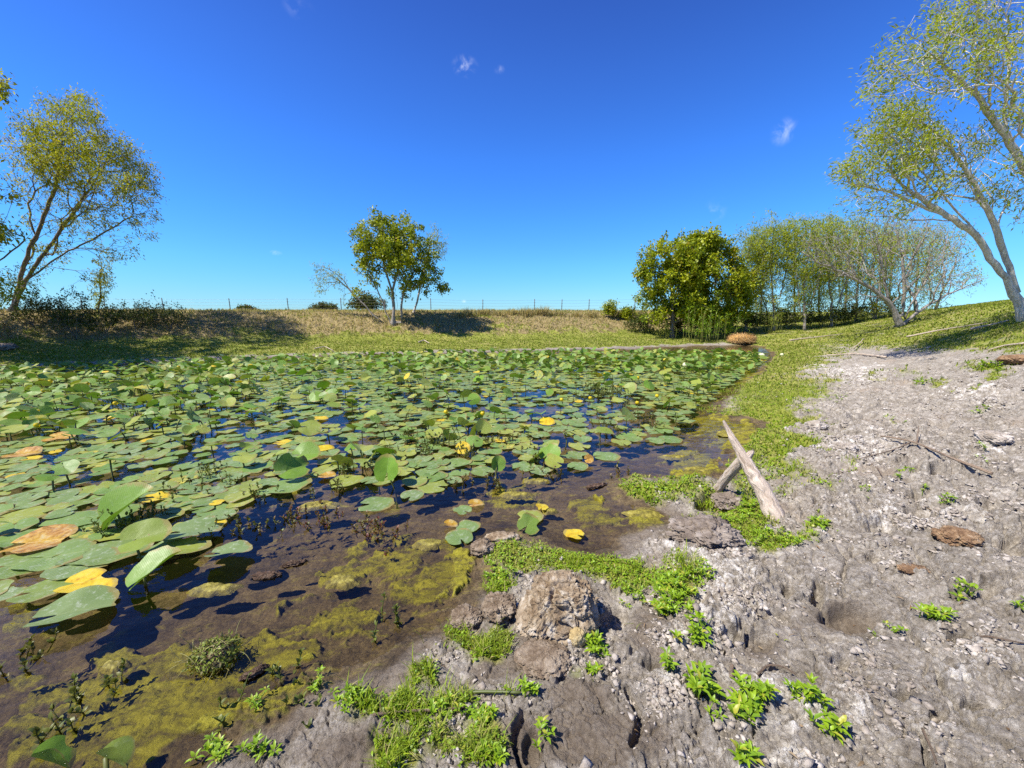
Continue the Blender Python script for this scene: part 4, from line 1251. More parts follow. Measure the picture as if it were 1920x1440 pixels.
for (u, v, su, sv, n, L, lab) in LEAFY:
    c = px_ground(u, v, terrain)
    root = empty('leafy_weed', c, lab, 'weed', 'leafy weeds on the mud bank')
    g, gs_ = Geo(), Geo()
    if n > 5: gs_ = g                                         # in a spreading clump the shoots are one mass
    for k in range(n):
        q = base_q = px_ground(u + RNG.normal(0, su * .45), v + RNG.normal(0, sv * .45))
        if abs(q[0] - c[0]) + abs(q[1] - c[1]) > 1.6:
            continue
        b = np.array([q[0], q[1], gz(q[0], q[1])]) - c
        h = L * RNG.uniform(.15, .7)
        top = b + np.array([RNG.normal(0, .012), RNG.normal(0, .012), h])
        tube(gs_, np.stack([b - [0, 0, .01], (b + top) / 2, top]), [.003, .0026, .002], 4, (.4, .1, 0))
        rosette(g, top, RNG.integers(5, 9), L * .54, L * .20, RNG.uniform(.35, 1.0))
    if g.n:
        g.build('foliage', M_WEED, root)
        if gs_ is not g: gs_.build('stem', M_WEED, root)

# ------------------------------------------------------------------ trees
def grow(trunks, pts, bf=.35, seg=.3, rtip=.006, rroot=.15, wob=.12, droop=0.0):
    """trunks: list of polylines (first starts at the root, others may start anywhere near earlier ones).
    every crown point is joined to the nearest / shortest path of the growing skeleton."""
    N0 = 60000
    P = np.zeros((N0, 3)); PA = np.full(N0, -1); PL = np.zeros(N0)
    n = 0
    for k, tr in enumerate(trunks):
        L = np.linalg.norm(np.diff(np.asarray(tr, float), axis=0), axis=1).sum()
        S = spline(tr, max(4, int(L / seg) + 2))
        S[1:-1] += RNG.normal(0, .018 * seg / .3, S[1:-1].shape)
        if k == 0:
            par, start = -1, 0
        else:
            d = np.linalg.norm(P[:n] - S[0], axis=1); par = int(np.argmin(d)); start = 0
        for q in S[start:]:
            P[n] = q; PA[n] = par
            PL[n] = 0 if par < 0 else PL[par] + np.linalg.norm(q - P[par])
            par = n; n += 1
    d0 = np.min(np.linalg.norm(pts[:, None] - P[None, :n], axis=2), axis=1)
    tips = []
    for a in pts[np.argsort(d0)]:
        d = np.linalg.norm(P[:n] - a, axis=1)
        j = int(np.argmin(d + bf * PL[:n]))
        L = d[j]
        k = max(1, int(math.ceil(L / seg)))
        v = a - P[j]
        par = j
        pd = P[j] - P[PA[j]] if PA[j] >= 0 else v
        pd = pd / (np.linalg.norm(pd) + 1e-9) * L
        for i in range(1, k + 1):
            t = i / k
            q = P[j] + v * t + (pd - v) * (t * (1 - t)) * .45 + RNG.normal(0, wob * seg * .5, 3) * (1 - t) - np.array([0, 0, droop]) * L * t * (t - 1) * -1
            if i == k: q = a
            P[n] = q; PA[n] = par; PL[n] = PL[par] + np.linalg.norm(q - P[par])
            par = n; n += 1
        tips.append(n - 1)
    P, PA = P[:n], PA[:n]
    cnt = np.zeros(n)
    kids = [[] for _ in range(n)]
    for i in range(n - 1, -1, -1):
        if cnt[i] == 0: cnt[i] = 1
        if PA[i] >= 0:
            cnt[PA[i]] += cnt[i]; kids[PA[i]].append(i)
    ex = math.log(rroot / rtip) / math.log(max(2, cnt[0]))
    Rr = rtip * cnt ** ex
    chains = []
    stack = [0]
    while stack:
        s = stack.pop()
        ch = [s]
        c = s
        while kids[c]:
            ks = sorted(kids[c], key=lambda q: -cnt[q])
            stack.extend(ks[1:])
            c = ks[0]
            ch.append(c)
        if PA[s] >= 0: ch = [PA[s]] + ch
        chains.append(ch)
    return P, PA, Rr, chains, np.array(tips)


def wood(P, Rr, chains, name, mat, root, origin, minr=0.0):
    g = Geo()
    for ch in chains:
        p = P[ch]; r = Rr[ch].copy()
        if len(ch) > 1: r[0] = min(r[0], r[1] * 1.15)
        if r.max() < minr: continue
        sides = 9 if r.max() > .05 else (6 if r.max() > .02 else 4)
        tube(g, p - origin, r, sides, (0, 0, 0), True, .06 if r.max() > .04 else 0)
    return g.build(name, mat, root, smooth=True)


def foliage(P, PA, tips, per, spread, L, Wd, mat, root, origin, droop=.3, wind=(0, 0, 0), odd=.06, bare=0.0, tint_base=None, name='crown', elong=1.0):
    T, DR, UPv, TI = [], [], [], []
    top = P[:, 2].max(); bot = P[:, 2].min()
    for t in tips:
        if RNG.random() < bare: continue
        n = max(1, int(per * RNG.uniform(.45, 1.5)))
        bd = norm(P[t] - P[PA[t]]) if PA[t] >= 0 else np.array([0, 0, 1.0])
        al = RNG.uniform(-1.1, .6, n)[:, None] * bd[None] * spread * elong
        p = P[t][None] + al + RNG.normal(0, spread * .42, (n, 3))
        d = bd[None] * .5 + RNG.normal(0, .65, (n, 3)) + np.array([0, 0, -droop]) + np.asarray(wind)[None]
        T.append(p); DR.append(d); UPv.append(RNG.normal(0, .55, (n, 3)) + np.array([0, 0, 1.0]))
        base_t = np.clip(RNG.normal(.5, .22), 0, 1)
        o = odd * 6 if RNG.random() < odd else 0
        TI.append(np.stack([np.clip(base_t + RNG.normal(0, .15, n), 0, 1), np.clip(np.full(n, o) * RNG.random(n) + (RNG.random(n) < odd * .4) * .7, 0, 1), np.zeros(n)], 1))
    T = np.concatenate(T); DR = np.concatenate(DR); UPv = np.concatenate(UPv); TI = np.concatenate(TI)
    n = len(T)
    V_, Q_, C_ = diamonds(T - origin, DR, UPv, L * RNG.uniform(.6, 1.25, n), Wd * RNG.uniform(.7, 1.25, n), TI)
    g = Geo(); g.add(V_, Q_, None, C_)
    return g.build(name, mat, root)


def crown_points(ells, n, Y, dY, clump=0.0):
    """points in lobes given as (u, v, ru, rv, weight[, depth shift]) measured in the photo, with real depth"""
    ws = np.array([e[4] * e[2] * e[3] for e in ells], float); ws /= ws.sum()
    out = []
    while len(out) < n:
        e = ells[RNG.choice(len(ells), p=ws)]
        q = RNG.normal(0, 1, 3); q = q / np.linalg.norm(q) * RNG.random() ** (1 / 2.4)
        ysh = e[5] if len(e) > 5 else 0
        an_ = math.atan2(q[1], q[0])
        q = q * (1 + .42 * gnoise(np.array([an_ * 2.2 + e[0]]), np.array([q[2] * 1.5 + e[1]]), 310)[0])
        p = at(e[0] + e[2] * q[0], e[1] + e[3] * q[1], Y + ysh + dY * q[2] * min(1, e[2] / 60))
        if clump and gnoise(np.array([p[0] * clump]), np.array([p[2] * clump + p[1] * .7 * clump]), 300)[0] < -.12: continue
        out.append(p)
    return np.array(out)


def pix_line(pl, Y, dy=None):
    return [at(u, v, Y + (dy[i] if dy else 0)) for i, (u, v) in enumerate(pl)]


def tree(name, label, cat, base_uv, Y, trunks, ells, n, dY, rroot, rtip, per, spread, L, Wd, lmat, bmat, group=None, clump=0.0, bf=.35, seg=.3,
         droop=.3, wind=(0, 0, 0), odd=.06, bare=0.0, wob=.12, elong=1.0, minr=0.0):
    bp = at(base_uv[0], base_uv[1], Y)
    z0 = gz(bp[0], bp[1])
    bp = np.array([bp[0], bp[1], z0])
    tr = []
    for k, t in enumerate(trunks):
        pts_ = [at(q[0], q[1], Y + (q[2] if len(q) > 2 else 0)) for q in t]
        if k == 0:
            pts_ = [bp + np.array([0, 0, -.12])] + pts_
        else:
            if t[0][1] > base_uv[1] - 12:                # a stem of its own from the stool
                pts_ = [bp + np.array([RNG.normal(0, .06), RNG.normal(0, .06), -.1])] + pts_
        tr.append(pts_)
    pts = crown_points(ells, n, Y, dY, clump)
    P, PA, Rr, chains, tips = grow(tr, pts, bf, seg, rtip, rroot, wob)
    # flare at the foot
    low = np.clip(1 - (P[:, 2] - z0) / .35, 0, 1)
    Rr = Rr * (1 + .55 * low ** 2 * (Rr > rroot * .35))
    root = empty(name, bp, label, cat, group)
    wood(P, Rr, chains, 'trunk', bmat, root, bp, minr)
    if per > 0:
        foliage(P, PA, tips, per, spread, L, Wd, lmat, root, bp, droop, wind, odd, bare, elong=elong)
    return root


# left willow, several leaning stems, and its neighbour whose limbs enter from beyond the left edge
tree('willow_tree', 'leaning multi stemmed willow with yellow green crown on the left bank', 'tree', (12, 634), 16.0,
     [[(20, 595), (44, 533), (80, 480), (112, 431), (150, 385), (185, 330)], [(26, 570), (44, 493), (84, 404), (107, 342), (120, 270), (115, 215)],
      [(44, 533), (75, 505), (130, 470), (190, 440), (240, 408), (285, 395)], [(80, 480), (140, 465), (200, 470), (240, 490)], [(107, 342), (150, 290), (200, 265)]],
     [(120, 245, 90, 70, 1.2), (185, 305, 100, 62, 1.5), (250, 350, 58, 48, 1.2), (70, 300, 70, 80, .9), (150, 400, 110, 55, .55), (275, 410, 42, 42, .6),
      (210, 460, 60, 50, .35), (190, 525, 26, 30, .5), (90, 470, 60, 40, .35), (130, 195, 45, 22, .8), (30, 520, 50, 40, .25)],
     1450, 2.4, .10, .0042, 23, .19, .12, .034, M_WILLOWL, M_BARKD, clump=.8, droop=.5, wind=(.3, 0, -.1), odd=.08, wob=.3, bare=.15, bf=.5)
tree('willow_tree', 'willow beyond the left edge reaching thin limbs into the photo', 'tree', (-150, 648), 12.6,
     [[(-120, 560), (-60, 520), (0, 490), (53, 444), (90, 400)], [(-130, 590), (-80, 500), (0, 455), (44, 409), (89, 350)], [(-140, 580), (-150, 420), (-130, 300), (-80, 220)],
      [(-130, 580), (-40, 580), (10, 560), (60, 545)]],
     [(-140, 260, 110, 110, 1), (-90, 250, 50, 80, .25), (-110, 170, 50, 45, .4), (-10, 400, 60, 70, .3), (-260, 300, 90, 110, 1), (-150, 420, 130, 60, .4), (20, 540, 40, 30, .2), (0, 160, 14, 20, .6)],
     900, 2.8, .11, .0042, 34, .24, .15, .05, M_WILLOWL, M_BARKD, clump=1.0, droop=.5, wind=(.3, 0, -.1), wob=.3)
tree('willow_tree', 'unseen dense willow added beyond the left edge to shade the bank slope', 'tree', (-220, 615), 18.6,  # shadow caster added out of view to darken the left bank slope
     [[(-210, 560), (-190, 500), (-170, 420), (-160, 350)], [(-200, 540), (-150, 480), (-100, 430)], [(-215, 560), (-260, 480), (-290, 400)]],
     [(-160, 340, 100, 90, 1), (-90, 400, 60, 60, .8), (-260, 360, 100, 100, 1), (-140, 460, 100, 60, .6)],
     800, 2.8, .12, .005, 60, .3, .22, .08, M_WILLOWL, M_BARKD, droop=.5, wob=.3)
tree('willow_tree', 'unseen low spreading willow added beyond the left edge to shade the shore', 'tree', (-330, 680), 10.8,  # another out of view caster, added to shade the strip by the water
     [[(-320, 580), (-300, 500), (-280, 400), (-270, 320)], [(-310, 600), (-240, 500), (-160, 440)], [(-330, 600), (-380, 480), (-400, 380)]],
     [(-280, 300, 140, 110, 1), (-170, 400, 90, 70, 1), (-110, 480, 60, 46, .8), (-380, 340, 120, 120, 1)],
     650, 2.4, .11, .005, 44, .26, .17, .06, M_WILLOWL, M_BARKD, droop=.5, wob=.3)
tree('willow_sapling', 'slim leafy willow stem hanging over the left bank bushes', 'tree', (186, 606), 17.0,
     [[(186, 580), (188, 540), (190, 500)]], [(190, 540, 22, 38, 1), (196, 500, 28, 22, .5)], 60, .5, .03, .004, 22, .13, .10, .03, M_WILLOWL, M_BARKD, droop=.7)

# the lone tree on the far bank
tree('bank_tree', 'rounded broad leaved tree alone on the far bank with a grey multi stemmed trunk', 'tree', (738, 626), 19.5,
     [[(739, 600), (737, 570), (736, 545), (722, 510), (715, 470)], [(752, 605), (752, 575), (757, 545), (775, 510), (790, 490)],
      [(736, 545), (748, 500), (745, 450), (735, 420)], [(732, 606), (726, 590), (716, 560), (695, 520), (680, 490)], [(757, 545), (790, 530), (820, 520)], [(746, 604), (744, 570), (742, 540)]],
     [(725, 440, 52, 46, 1.2), (738, 480, 78, 50, 1.15), (705, 470, 48, 40, 1), (780, 505, 52, 38, 1), (810, 528, 34, 26, 1), (755, 435, 36, 34, 1), (712, 412, 24, 16, 1),
      (770, 540, 40, 20, .6), (690, 500, 34, 22, .8), (672, 545, 18, 8, .7), (680, 440, 26, 24, .9), (800, 480, 28, 24, .8), (830, 535, 16, 16, .8), (752, 538, 50, 18, .55), (700, 525, 28, 16, .5), (760, 470, 46, 56, .9)],
     460, 1.9, .095, .006, 44, .20, .12, .08, M_BROAD, M_BARKG, clump=0, droop=.15, wob=.25)
tree('leaning_willow', 'thin bare willow leaning left from the foot of the lone bank tree', 'tree', (716, 618), 19.9,
     [[(712, 606), (690, 577), (660, 547), (640, 528), (615, 512)], [(660, 547), (640, 520), (620, 505), (598, 498)], [(646, 535), (645, 555), (645, 575)]],
     [(615, 515, 32, 22, 1), (600, 530, 18, 26, .7), (640, 520, 22, 22, .7), (590, 500, 12, 8, .8), (645, 560, 6, 20, .6)], 150, .8, .036, .0045, 7, .16, .12, .025, M_WILLOW, M_BARKG, droop=.8, odd=.15, wob=.3)
tree('feathery_willow', 'pale feathery willow top rising behind the right side of the lone bank tree', 'tree', (772, 618), 21.5,
     [[(775, 590), (785, 550), (795, 510), (803, 470), (810, 445)]], [(812, 448, 24, 28, 1), (826, 462, 16, 24, .8), (800, 470, 12, 26, .6)], 90, .7, .05, .005, 12, .2, .15, .028, M_WILLOW, M_BARK, droop=.9, odd=.1, wob=.3)

# dense trees at the right end of the far bank
tree('dense_tree', 'dense bright green broad leaved tree at the left end of the thicket', 'tree', (1262, 612), 20.5,
     [[(1262, 590), (1258, 550), (1262, 500), (1265, 465)], [(1250, 600), (1240, 560), (1225, 520), (1222, 480)], [(1275, 600), (1290, 550), (1300, 500)]],
     [(1260, 470, 42, 32, 1), (1228, 500, 34, 50, 1), (1270, 520, 60, 48, 1), (1215, 545, 26, 30, 1), (1290, 480, 40, 36, 1), (1240, 560, 44, 38, 1), (1300, 560, 40, 40, .9), (1240, 588, 48, 22, 1), (1290, 592, 40, 18, .8), (1305, 470, 30, 30, .8), (1208, 520, 16, 20, .6), (1300, 510, 40, 60, 1.1), (1285, 450, 30, 18, 1), (1300, 560, 40, 40, 1), (1295, 490, 30, 40, 1)],
     560, 2.2, .10, .006, 58, .25, .14, .08, M_DENSE, M_BARKD, clump=.8, droop=.15, group='trees of the right hand thicket')
tree('dense_tree', 'darker dense broad leaved tree just right of the bright dense one', 'tree', (1340, 614), 20.8,
     [[(1345, 590), (1342, 550), (1340, 500), (1335, 460)], [(1355, 600), (1375, 540), (1380, 500)], [(1335, 600), (1320, 550), (1312, 500)]],
     [(1330, 455, 40, 24, 1), (1345, 490, 52, 44, 1), (1372, 520, 36, 54, .9), (1310, 500, 36, 44, 1), (1330, 550, 56, 44, .9), (1395, 545, 24, 36, .7), (1330, 588, 56, 22, 1), (1300, 460, 24, 26, .8), (1385, 590, 30, 20, .7)],
     560, 2.2, .11, .006, 58, .25, .14, .08, M_DENSE, M_BARKD, clump=.8, droop=.15, odd=.09, group='trees of the right hand thicket')
TH = [
    (1400, 616, 22.0, [[(1398, 560), (1400, 500), (1408, 450)], [(1404, 570), (1418, 510), (1425, 470)]], [(1412, 450, 30, 34, 1), (1400, 490, 30, 40, .8), (1430, 470, 24, 40, .8), (1418, 520, 26, 34, .5)],
     'pale stemmed willow right beside the dense dark tree', .8),
    (1452, 614, 21.5, [[(1450, 560), (1445, 500), (1450, 440), (1452, 420)], [(1462, 560), (1475, 500), (1480, 450)], [(1440, 590), (1425, 540), (1420, 500)]],
     [(1450, 425, 34, 26, 1), (1470, 455, 32, 40, 1), (1440, 480, 34, 40, .8), (1480, 500, 26, 34, .5), (1440, 540, 30, 24, .3)], 'tall yellow green willow in the thicket with white stems', .8),
    (1510, 614, 21.0, [[(1508, 560), (1512, 500), (1520, 440), (1528, 415)], [(1520, 570), (1540, 510), (1550, 460)], [(1502, 590), (1495, 540), (1490, 470)]],
     [(1525, 425, 38, 26, 1), (1500, 460, 34, 40, 1), (1545, 460, 30, 40, .8), (1520, 500, 44, 30, .5)], 'willow in mid thicket forking into pale stems above dead brush', .7),
    (1560, 616, 21.5, [[(1558, 570), (1552, 510), (1560, 440), (1562, 412)], [(1570, 575), (1590, 520), (1600, 460)], [(1550, 590), (1535, 550), (1525, 510)]],
     [(1560, 425, 40, 28, 1), (1585, 460, 36, 44, .8), (1550, 490, 40, 36, .5)], 'willow with clumped grey stems just left of the bare spreading willow', .6),
    (1605, 612, 22.5, [[(1605, 570), (1610, 510), (1615, 440), (1620, 412)], [(1615, 580), (1635, 520), (1645, 460)]],
     [(1615, 430, 40, 30, 1), (1640, 460, 36, 40, .7), (1600, 490, 36, 34, .4)], 'thin leaved willow behind the left limbs of the bare spreading willow', .45),
    (1640, 610, 22.0, [[(1642, 570), (1655, 510), (1670, 450)], [(1635, 580), (1630, 530), (1640, 470)]], [(1668, 450, 40, 34, 1), (1640, 490, 36, 36, .5)],
     'grey stemmed willow behind the fork of the bare spreading willow', .4),
    (1750, 600, 21.0, [[(1760, 560), (1785, 510), (1800, 460)], [(1745, 560), (1740, 510), (1750, 450)]], [(1790, 460, 46, 50, 1), (1745, 470, 40, 46, .7), (1810, 510, 30, 30, .4)],
     'sparse grey willow behind the bare spreading willow on its right', .3),
]
TH += [
    (1425, 606, 25.0, [[(1428, 560), (1432, 500), (1430, 450)], [(1418, 570), (1410, 510)]], [(1430, 460, 34, 40, 1), (1410, 520, 30, 40, .7)], 'back row willow seen between the dark tree and tall willow', 1.0),
    (1490, 606, 25.5, [[(1490, 560), (1488, 500), (1492, 440)], [(1500, 570), (1510, 510)]], [(1490, 450, 36, 40, 1), (1500, 520, 36, 40, .7)], 'back row willow seen between the tall and forked willows', 1.0),
    (1535, 606, 26.0, [[(1535, 560), (1540, 500), (1538, 450)], [(1528, 570), (1522, 510)]], [(1538, 455, 36, 40, 1), (1530, 520, 36, 40, .6)], 'back row willow behind the forked willow', .9),
    (1585, 606, 25.0, [[(1585, 560), (1590, 500), (1588, 440)], [(1578, 570), (1570, 510)]], [(1590, 450, 36, 40, 1), (1580, 520, 40, 40, .6)], 'back row willow behind the clumped grey stems', .8),
    (1668, 604, 25.0, [[(1668, 560), (1672, 500), (1670, 450)], [(1660, 570), (1650, 510)]], [(1668, 460, 40, 40, 1), (1655, 530, 36, 34, .5)], 'back row willow directly behind the bare spreading willow', .6),
    (1715, 600, 24.0, [[(1715, 560), (1722, 500), (1720, 450)], [(1708, 570), (1700, 510)]], [(1720, 460, 40, 40, 1), (1730, 520, 36, 34, .5)], 'back row willow behind the right limbs of the bare willow', .5),
]
for (bu, bv, Y, tr, el, lab, fl) in TH:
    tree('thicket_willow', lab, 'tree', (bu, bv), Y, tr, [(e[0], e[1] + 6, e[2] * 1.2, e[3] * 1.3, *e[4:]) for e in el] + [(bu, 568, 34, 34, .45), (bu + 5, 520, 36, 40, .5)], 470, 1.8, .062, .005, 21 * fl, .24, .15, .036, M_WILLOW, M_BARKG, group='trees of the right hand thicket', droop=.5, odd=.05, wob=.3, bf=.3)
tree('bare_willow', 'wide spreading nearly leafless willow with dark forked trunk on the right bank', 'tree', (1690, 612), 16.5,
     [[(1688, 600), (1668, 566), (1640, 545), (1611, 528), (1570, 505), (1530, 490), (1505, 465)], [(1693, 590), (1694, 552), (1694, 512), (1690, 470), (1680, 430)],
      [(1697, 598), (1712, 560), (1735, 525), (1770, 490), (1800, 450)], [(1700, 602), (1735, 575), (1780, 550), (1830, 530), (1855, 520)], [(1668, 566), (1655, 520), (1650, 470), (1635, 425)],
      [(1694, 512), (1720, 470), (1740, 430)], [(1611, 528), (1590, 490), (1575, 450)]],
     [(1560, 470, 60, 50, 1), (1640, 440, 60, 50, 1), (1700, 430, 60, 50, 1), (1760, 460, 56, 50, 1), (1600, 510, 50, 26, .7), (1740, 520, 60, 36, .8), (1810, 520, 46, 26, .8), (1660, 500, 50, 40, .6),
      (1520, 460, 26, 30, .7), (1610, 560, 40, 14, .4)],
     1900, 2.4, .135, .0052, 2.6, .24, .12, .020, M_WILLOW, M_BARKG, droop=.5, odd=.1, wob=.35, bf=.45)

# the big willow at right and the one beyond the right edge
tree('big_willow', 'big pale barked willow leaning left over the bank at the right edge', 'tree', (1932, 590), 9.3,
     [[(1906, 553), (1868, 500), (1834, 445), (1813, 424), (1773, 403), (1727, 387), (1700, 372), (1650, 355), (1592, 343)],
      [(1773, 403), (1735, 378), (1687, 347), (1657, 300)], [(1908, 548), (1886, 480), (1855, 400), (1820, 333), (1787, 283), (1747, 240), (1693, 213)],
      [(1845, 390), (1818, 350), (1815, 300), (1800, 280)], [(1817, 423), (1770, 412), (1700, 412), (1640, 405)], [(1868, 500), (1845, 450), (1818, 425), (1780, 380), (1750, 340)], [(1820, 333), (1850, 290), (1860, 250)]],
     [(1610, 320, 42, 40, 1), (1640, 260, 44, 40, .9), (1690, 220, 60, 40, 1), (1700, 300, 70, 50, .8), (1750, 260, 60, 40, .8), (1780, 340, 60, 40, .5), (1620, 380, 50, 26, .4), (1700, 380, 60, 30, .4),
      (1850, 350, 60, 50, .5), (1575, 318, 18, 20, .8), (1830, 270, 50, 40, .5)],
     1500, 1.9, .088, .0032, 11, .18, .105, .025, M_WILLOW, M_BARK, clump=1.0, bare=.36, bf=.5, droop=.15, wind=(-.55, .1, -.25), odd=.03, wob=.3, seg=.22)
tree('big_willow', 'taller willow beyond the right edge with leafy limbs across the top corner', 'tree', (2060, 600), 8.6,
     [[(2040, 500), (1990, 400), (1920, 320), (1887, 250), (1840, 190), (1793, 140), (1740, 97)], [(1930, 330), (1890, 290), (1840, 263), (1773, 260)], [(2040, 500), (2030, 300), (2010, 150), (1990, 40)],
      [(1990, 100), (1940, 10), (1880, 14), (1800, 25)], [(1887, 250), (1880, 190), (1895, 130), (1885, 70)], [(1925, 310), (1935, 220), (1930, 140)]],
     [(1760, 60, 70, 55, 1.1), (1700, 120, 60, 45, 1.1), (1650, 165, 50, 34, 1), (1790, 150, 70, 50, .7), (1860, 90, 70, 60, 1), (1820, 10, 70, 40, 1), (1900, 200, 60, 70, .8), (1910, 300, 50, 60, .8),
      (1640, 130, 24, 24, .6), (1980, 60, 90, 90, .9), (2060, 200, 120, 120, .8), (1850, -60, 120, 50, .7), (1905, 385, 30, 40, .5)],
     1600, 1.9, .10, .0032, 11, .18, .105, .025, M_WILLOW, M_BARK, clump=1.0, bare=.36, bf=.5, droop=.15, wind=(-.55, .1, -.25), odd=.03, wob=.3, seg=.22)


# ------------------------------------------------------------------ bushes, reeds, tufts on the far bank
def bush(name, label, cat, u, v, Y, ru, rv, n, per, L, Wd, lmat, group=None, bare=0, spread=.16):
    ru, rv = (ru * 1.25, rv * 1.2) if name == 'scrub_bush' else (ru, rv)
    q = px_ground(u, v) if Y is None else at(u, v, Y)
    Yb = q[1]
    bp = np.array([q[0], q[1], gz(q[0], q[1])])
    m = horiz_scale2(q)
    root = empty(name, bp, label, cat, group)
    w_, h_ = ru * m, rv * m
    pts = []
    while len(pts) < n:
        a = RNG.normal(0, 1, 3); a = a / np.linalg.norm(a) * RNG.random() ** .4
        if a[2] < -.35: continue
        pts.append(bp + np.array([a[0] * w_, a[1] * w_ * .8, h_ * (.55 + .5 * a[2]) * (1 + .25 * RNG.normal())]))
    pts = np.array(pts)
    pts[:, 2] = np.maximum(pts[:, 2], bp[2] + .05)
    tr = [[bp - [0, 0, .05], bp + [RNG.normal(0, .1), 0, h_ * .4]]] + [[bp, bp + [RNG.normal(0, w_ * .4), RNG.normal(0, w_ * .3), h_ * .5]] for _ in range(3)]
    P, PA, Rr, chains, tips = grow(tr, pts, .3, max(.08, h_ * .15), .004, .02, .3)
    wood(P, Rr, chains, 'stem', M_BARKD, root, bp)
    foliage(P, PA, tips, per, spread, L, Wd, lmat, root, bp, .1, (0, 0, .2), .1, bare, name='foliage')
    return root


def horiz_scale2(q):
    return project(q[0], q[1], q[2])[2] / FPX


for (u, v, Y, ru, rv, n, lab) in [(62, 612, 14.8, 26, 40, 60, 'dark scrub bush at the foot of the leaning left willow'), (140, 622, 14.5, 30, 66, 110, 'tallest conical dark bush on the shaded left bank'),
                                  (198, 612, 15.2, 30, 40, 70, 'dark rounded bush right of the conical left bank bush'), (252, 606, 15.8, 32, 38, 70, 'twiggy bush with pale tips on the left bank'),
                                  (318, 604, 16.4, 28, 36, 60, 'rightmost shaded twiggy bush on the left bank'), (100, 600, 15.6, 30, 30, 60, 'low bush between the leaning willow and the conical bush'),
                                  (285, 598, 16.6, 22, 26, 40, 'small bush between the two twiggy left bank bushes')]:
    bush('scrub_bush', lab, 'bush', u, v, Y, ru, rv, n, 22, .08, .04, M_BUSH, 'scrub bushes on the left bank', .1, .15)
for (u, v, Y, ru, rv, lab) in [(690, 582, 62, 34, 26, 'round green bush on the horizon left of the lone tree'), (608, 582, 70, 26, 11, 'low dark bush on the horizon left of the round bush'),
                               (462, 582, 70, 18, 7, 'tiny pale bush on the horizon by the left fence')]:
    bush('horizon_bush', lab, 'bush', u, v, Y, ru, rv, 120, 30, .35, .22, M_BUSH, None, 0, .5)
for (u, v, ru, rv, lab) in [(1142, 590, 12, 22, 'small yellow green shrub on the bank top left of the thicket'), (1178, 592, 14, 18, 'grassy shrub at the bank top touching the thicket'),
                            (1200, 606, 22, 26, 'low dark shrub under the left end of the thicket'), (1275, 612, 26, 26, 'low shrub beneath the bright dense tree'), (1340, 616, 30, 24, 'dark shrub beneath the darker dense tree'),
                            (1420, 612, 22, 24, 'shrub between the dense tree and thicket willows'), (1480, 608, 26, 26, 'undergrowth shrub beneath the tall thicket willow'), (1540, 608, 26, 24, 'undergrowth shrub below the forked thicket willow'),
                            (1585, 606, 24, 24, 'undergrowth shrub left of the bare spreading willow'), (1650, 600, 26, 24, 'undergrowth shrub behind the bare spreading willow trunk')]:
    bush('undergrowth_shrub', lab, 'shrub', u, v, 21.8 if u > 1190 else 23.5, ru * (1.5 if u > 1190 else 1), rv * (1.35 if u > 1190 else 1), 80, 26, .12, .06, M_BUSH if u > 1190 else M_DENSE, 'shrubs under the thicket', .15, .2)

# reeds by the water
for (u, v, n, h, lab) in [(1312, 642, 34, 1.5, 'bright green reed clump at the far water edge below the thicket'), (1365, 636, 26, 1.2, 'thin reed clump left of the hay mound'), (1258, 636, 10, .9, 'sparse pale reed stems left of the green reed clump'),
                          (1340, 640, 16, 1.3, 'reed clump between the bright reeds and thin reeds'), (1440, 625, 14, 1.5, 'pale dry reed stems behind the hay mound')]:
    q = px_ground(u, v)
    root = empty('reed_clump', (q[0], q[1], gz(q[0], q[1])), lab, 'reeds', 'reeds at the far water edge')
    gl_, gs_ = Geo(), Geo()
    for k in range(n):
        b = np.array([RNG.normal(0, .35), RNG.normal(0, .2), -.03])
        hh = h * RNG.uniform(.5, 1.1)
        t_ = b + np.array([RNG.normal(0, .12), RNG.normal(0, .1), hh])
        tube(gs_, spline([b, (b + t_) / 2 + RNG.normal(0, .03, 3), t_], 6), np.linspace(.010, .004, 6), 4, (.6, .3, 0))
        m_ = RNG.integers(6, 12)
        tt = RNG.uniform(.3, 1, m_)[:, None]
        dr = np.stack([RNG.normal(0, 1, m_), RNG.normal(0, 1, m_), RNG.uniform(.4, 1.4, m_)], 1)
        V_, Q2, T2, C_ = leaves_np(b + (t_ - b) * tt, dr, np.tile([0, 0, 1.0], (m_, 1)) + RNG.normal(0, .3, (m_, 3)), RNG.uniform(.15, .3, m_), np.full(m_, .028), np.stack([RNG.random(m_), np.zeros(m_), np.zeros(m_)], 1))
        gl_.add(V_, Q2, T2, C_)
    gl_.build('foliage', M_WEED if h > 1 and n > 15 else M_FGRASS, root); gs_.build('stem', M_FGRASS, root)

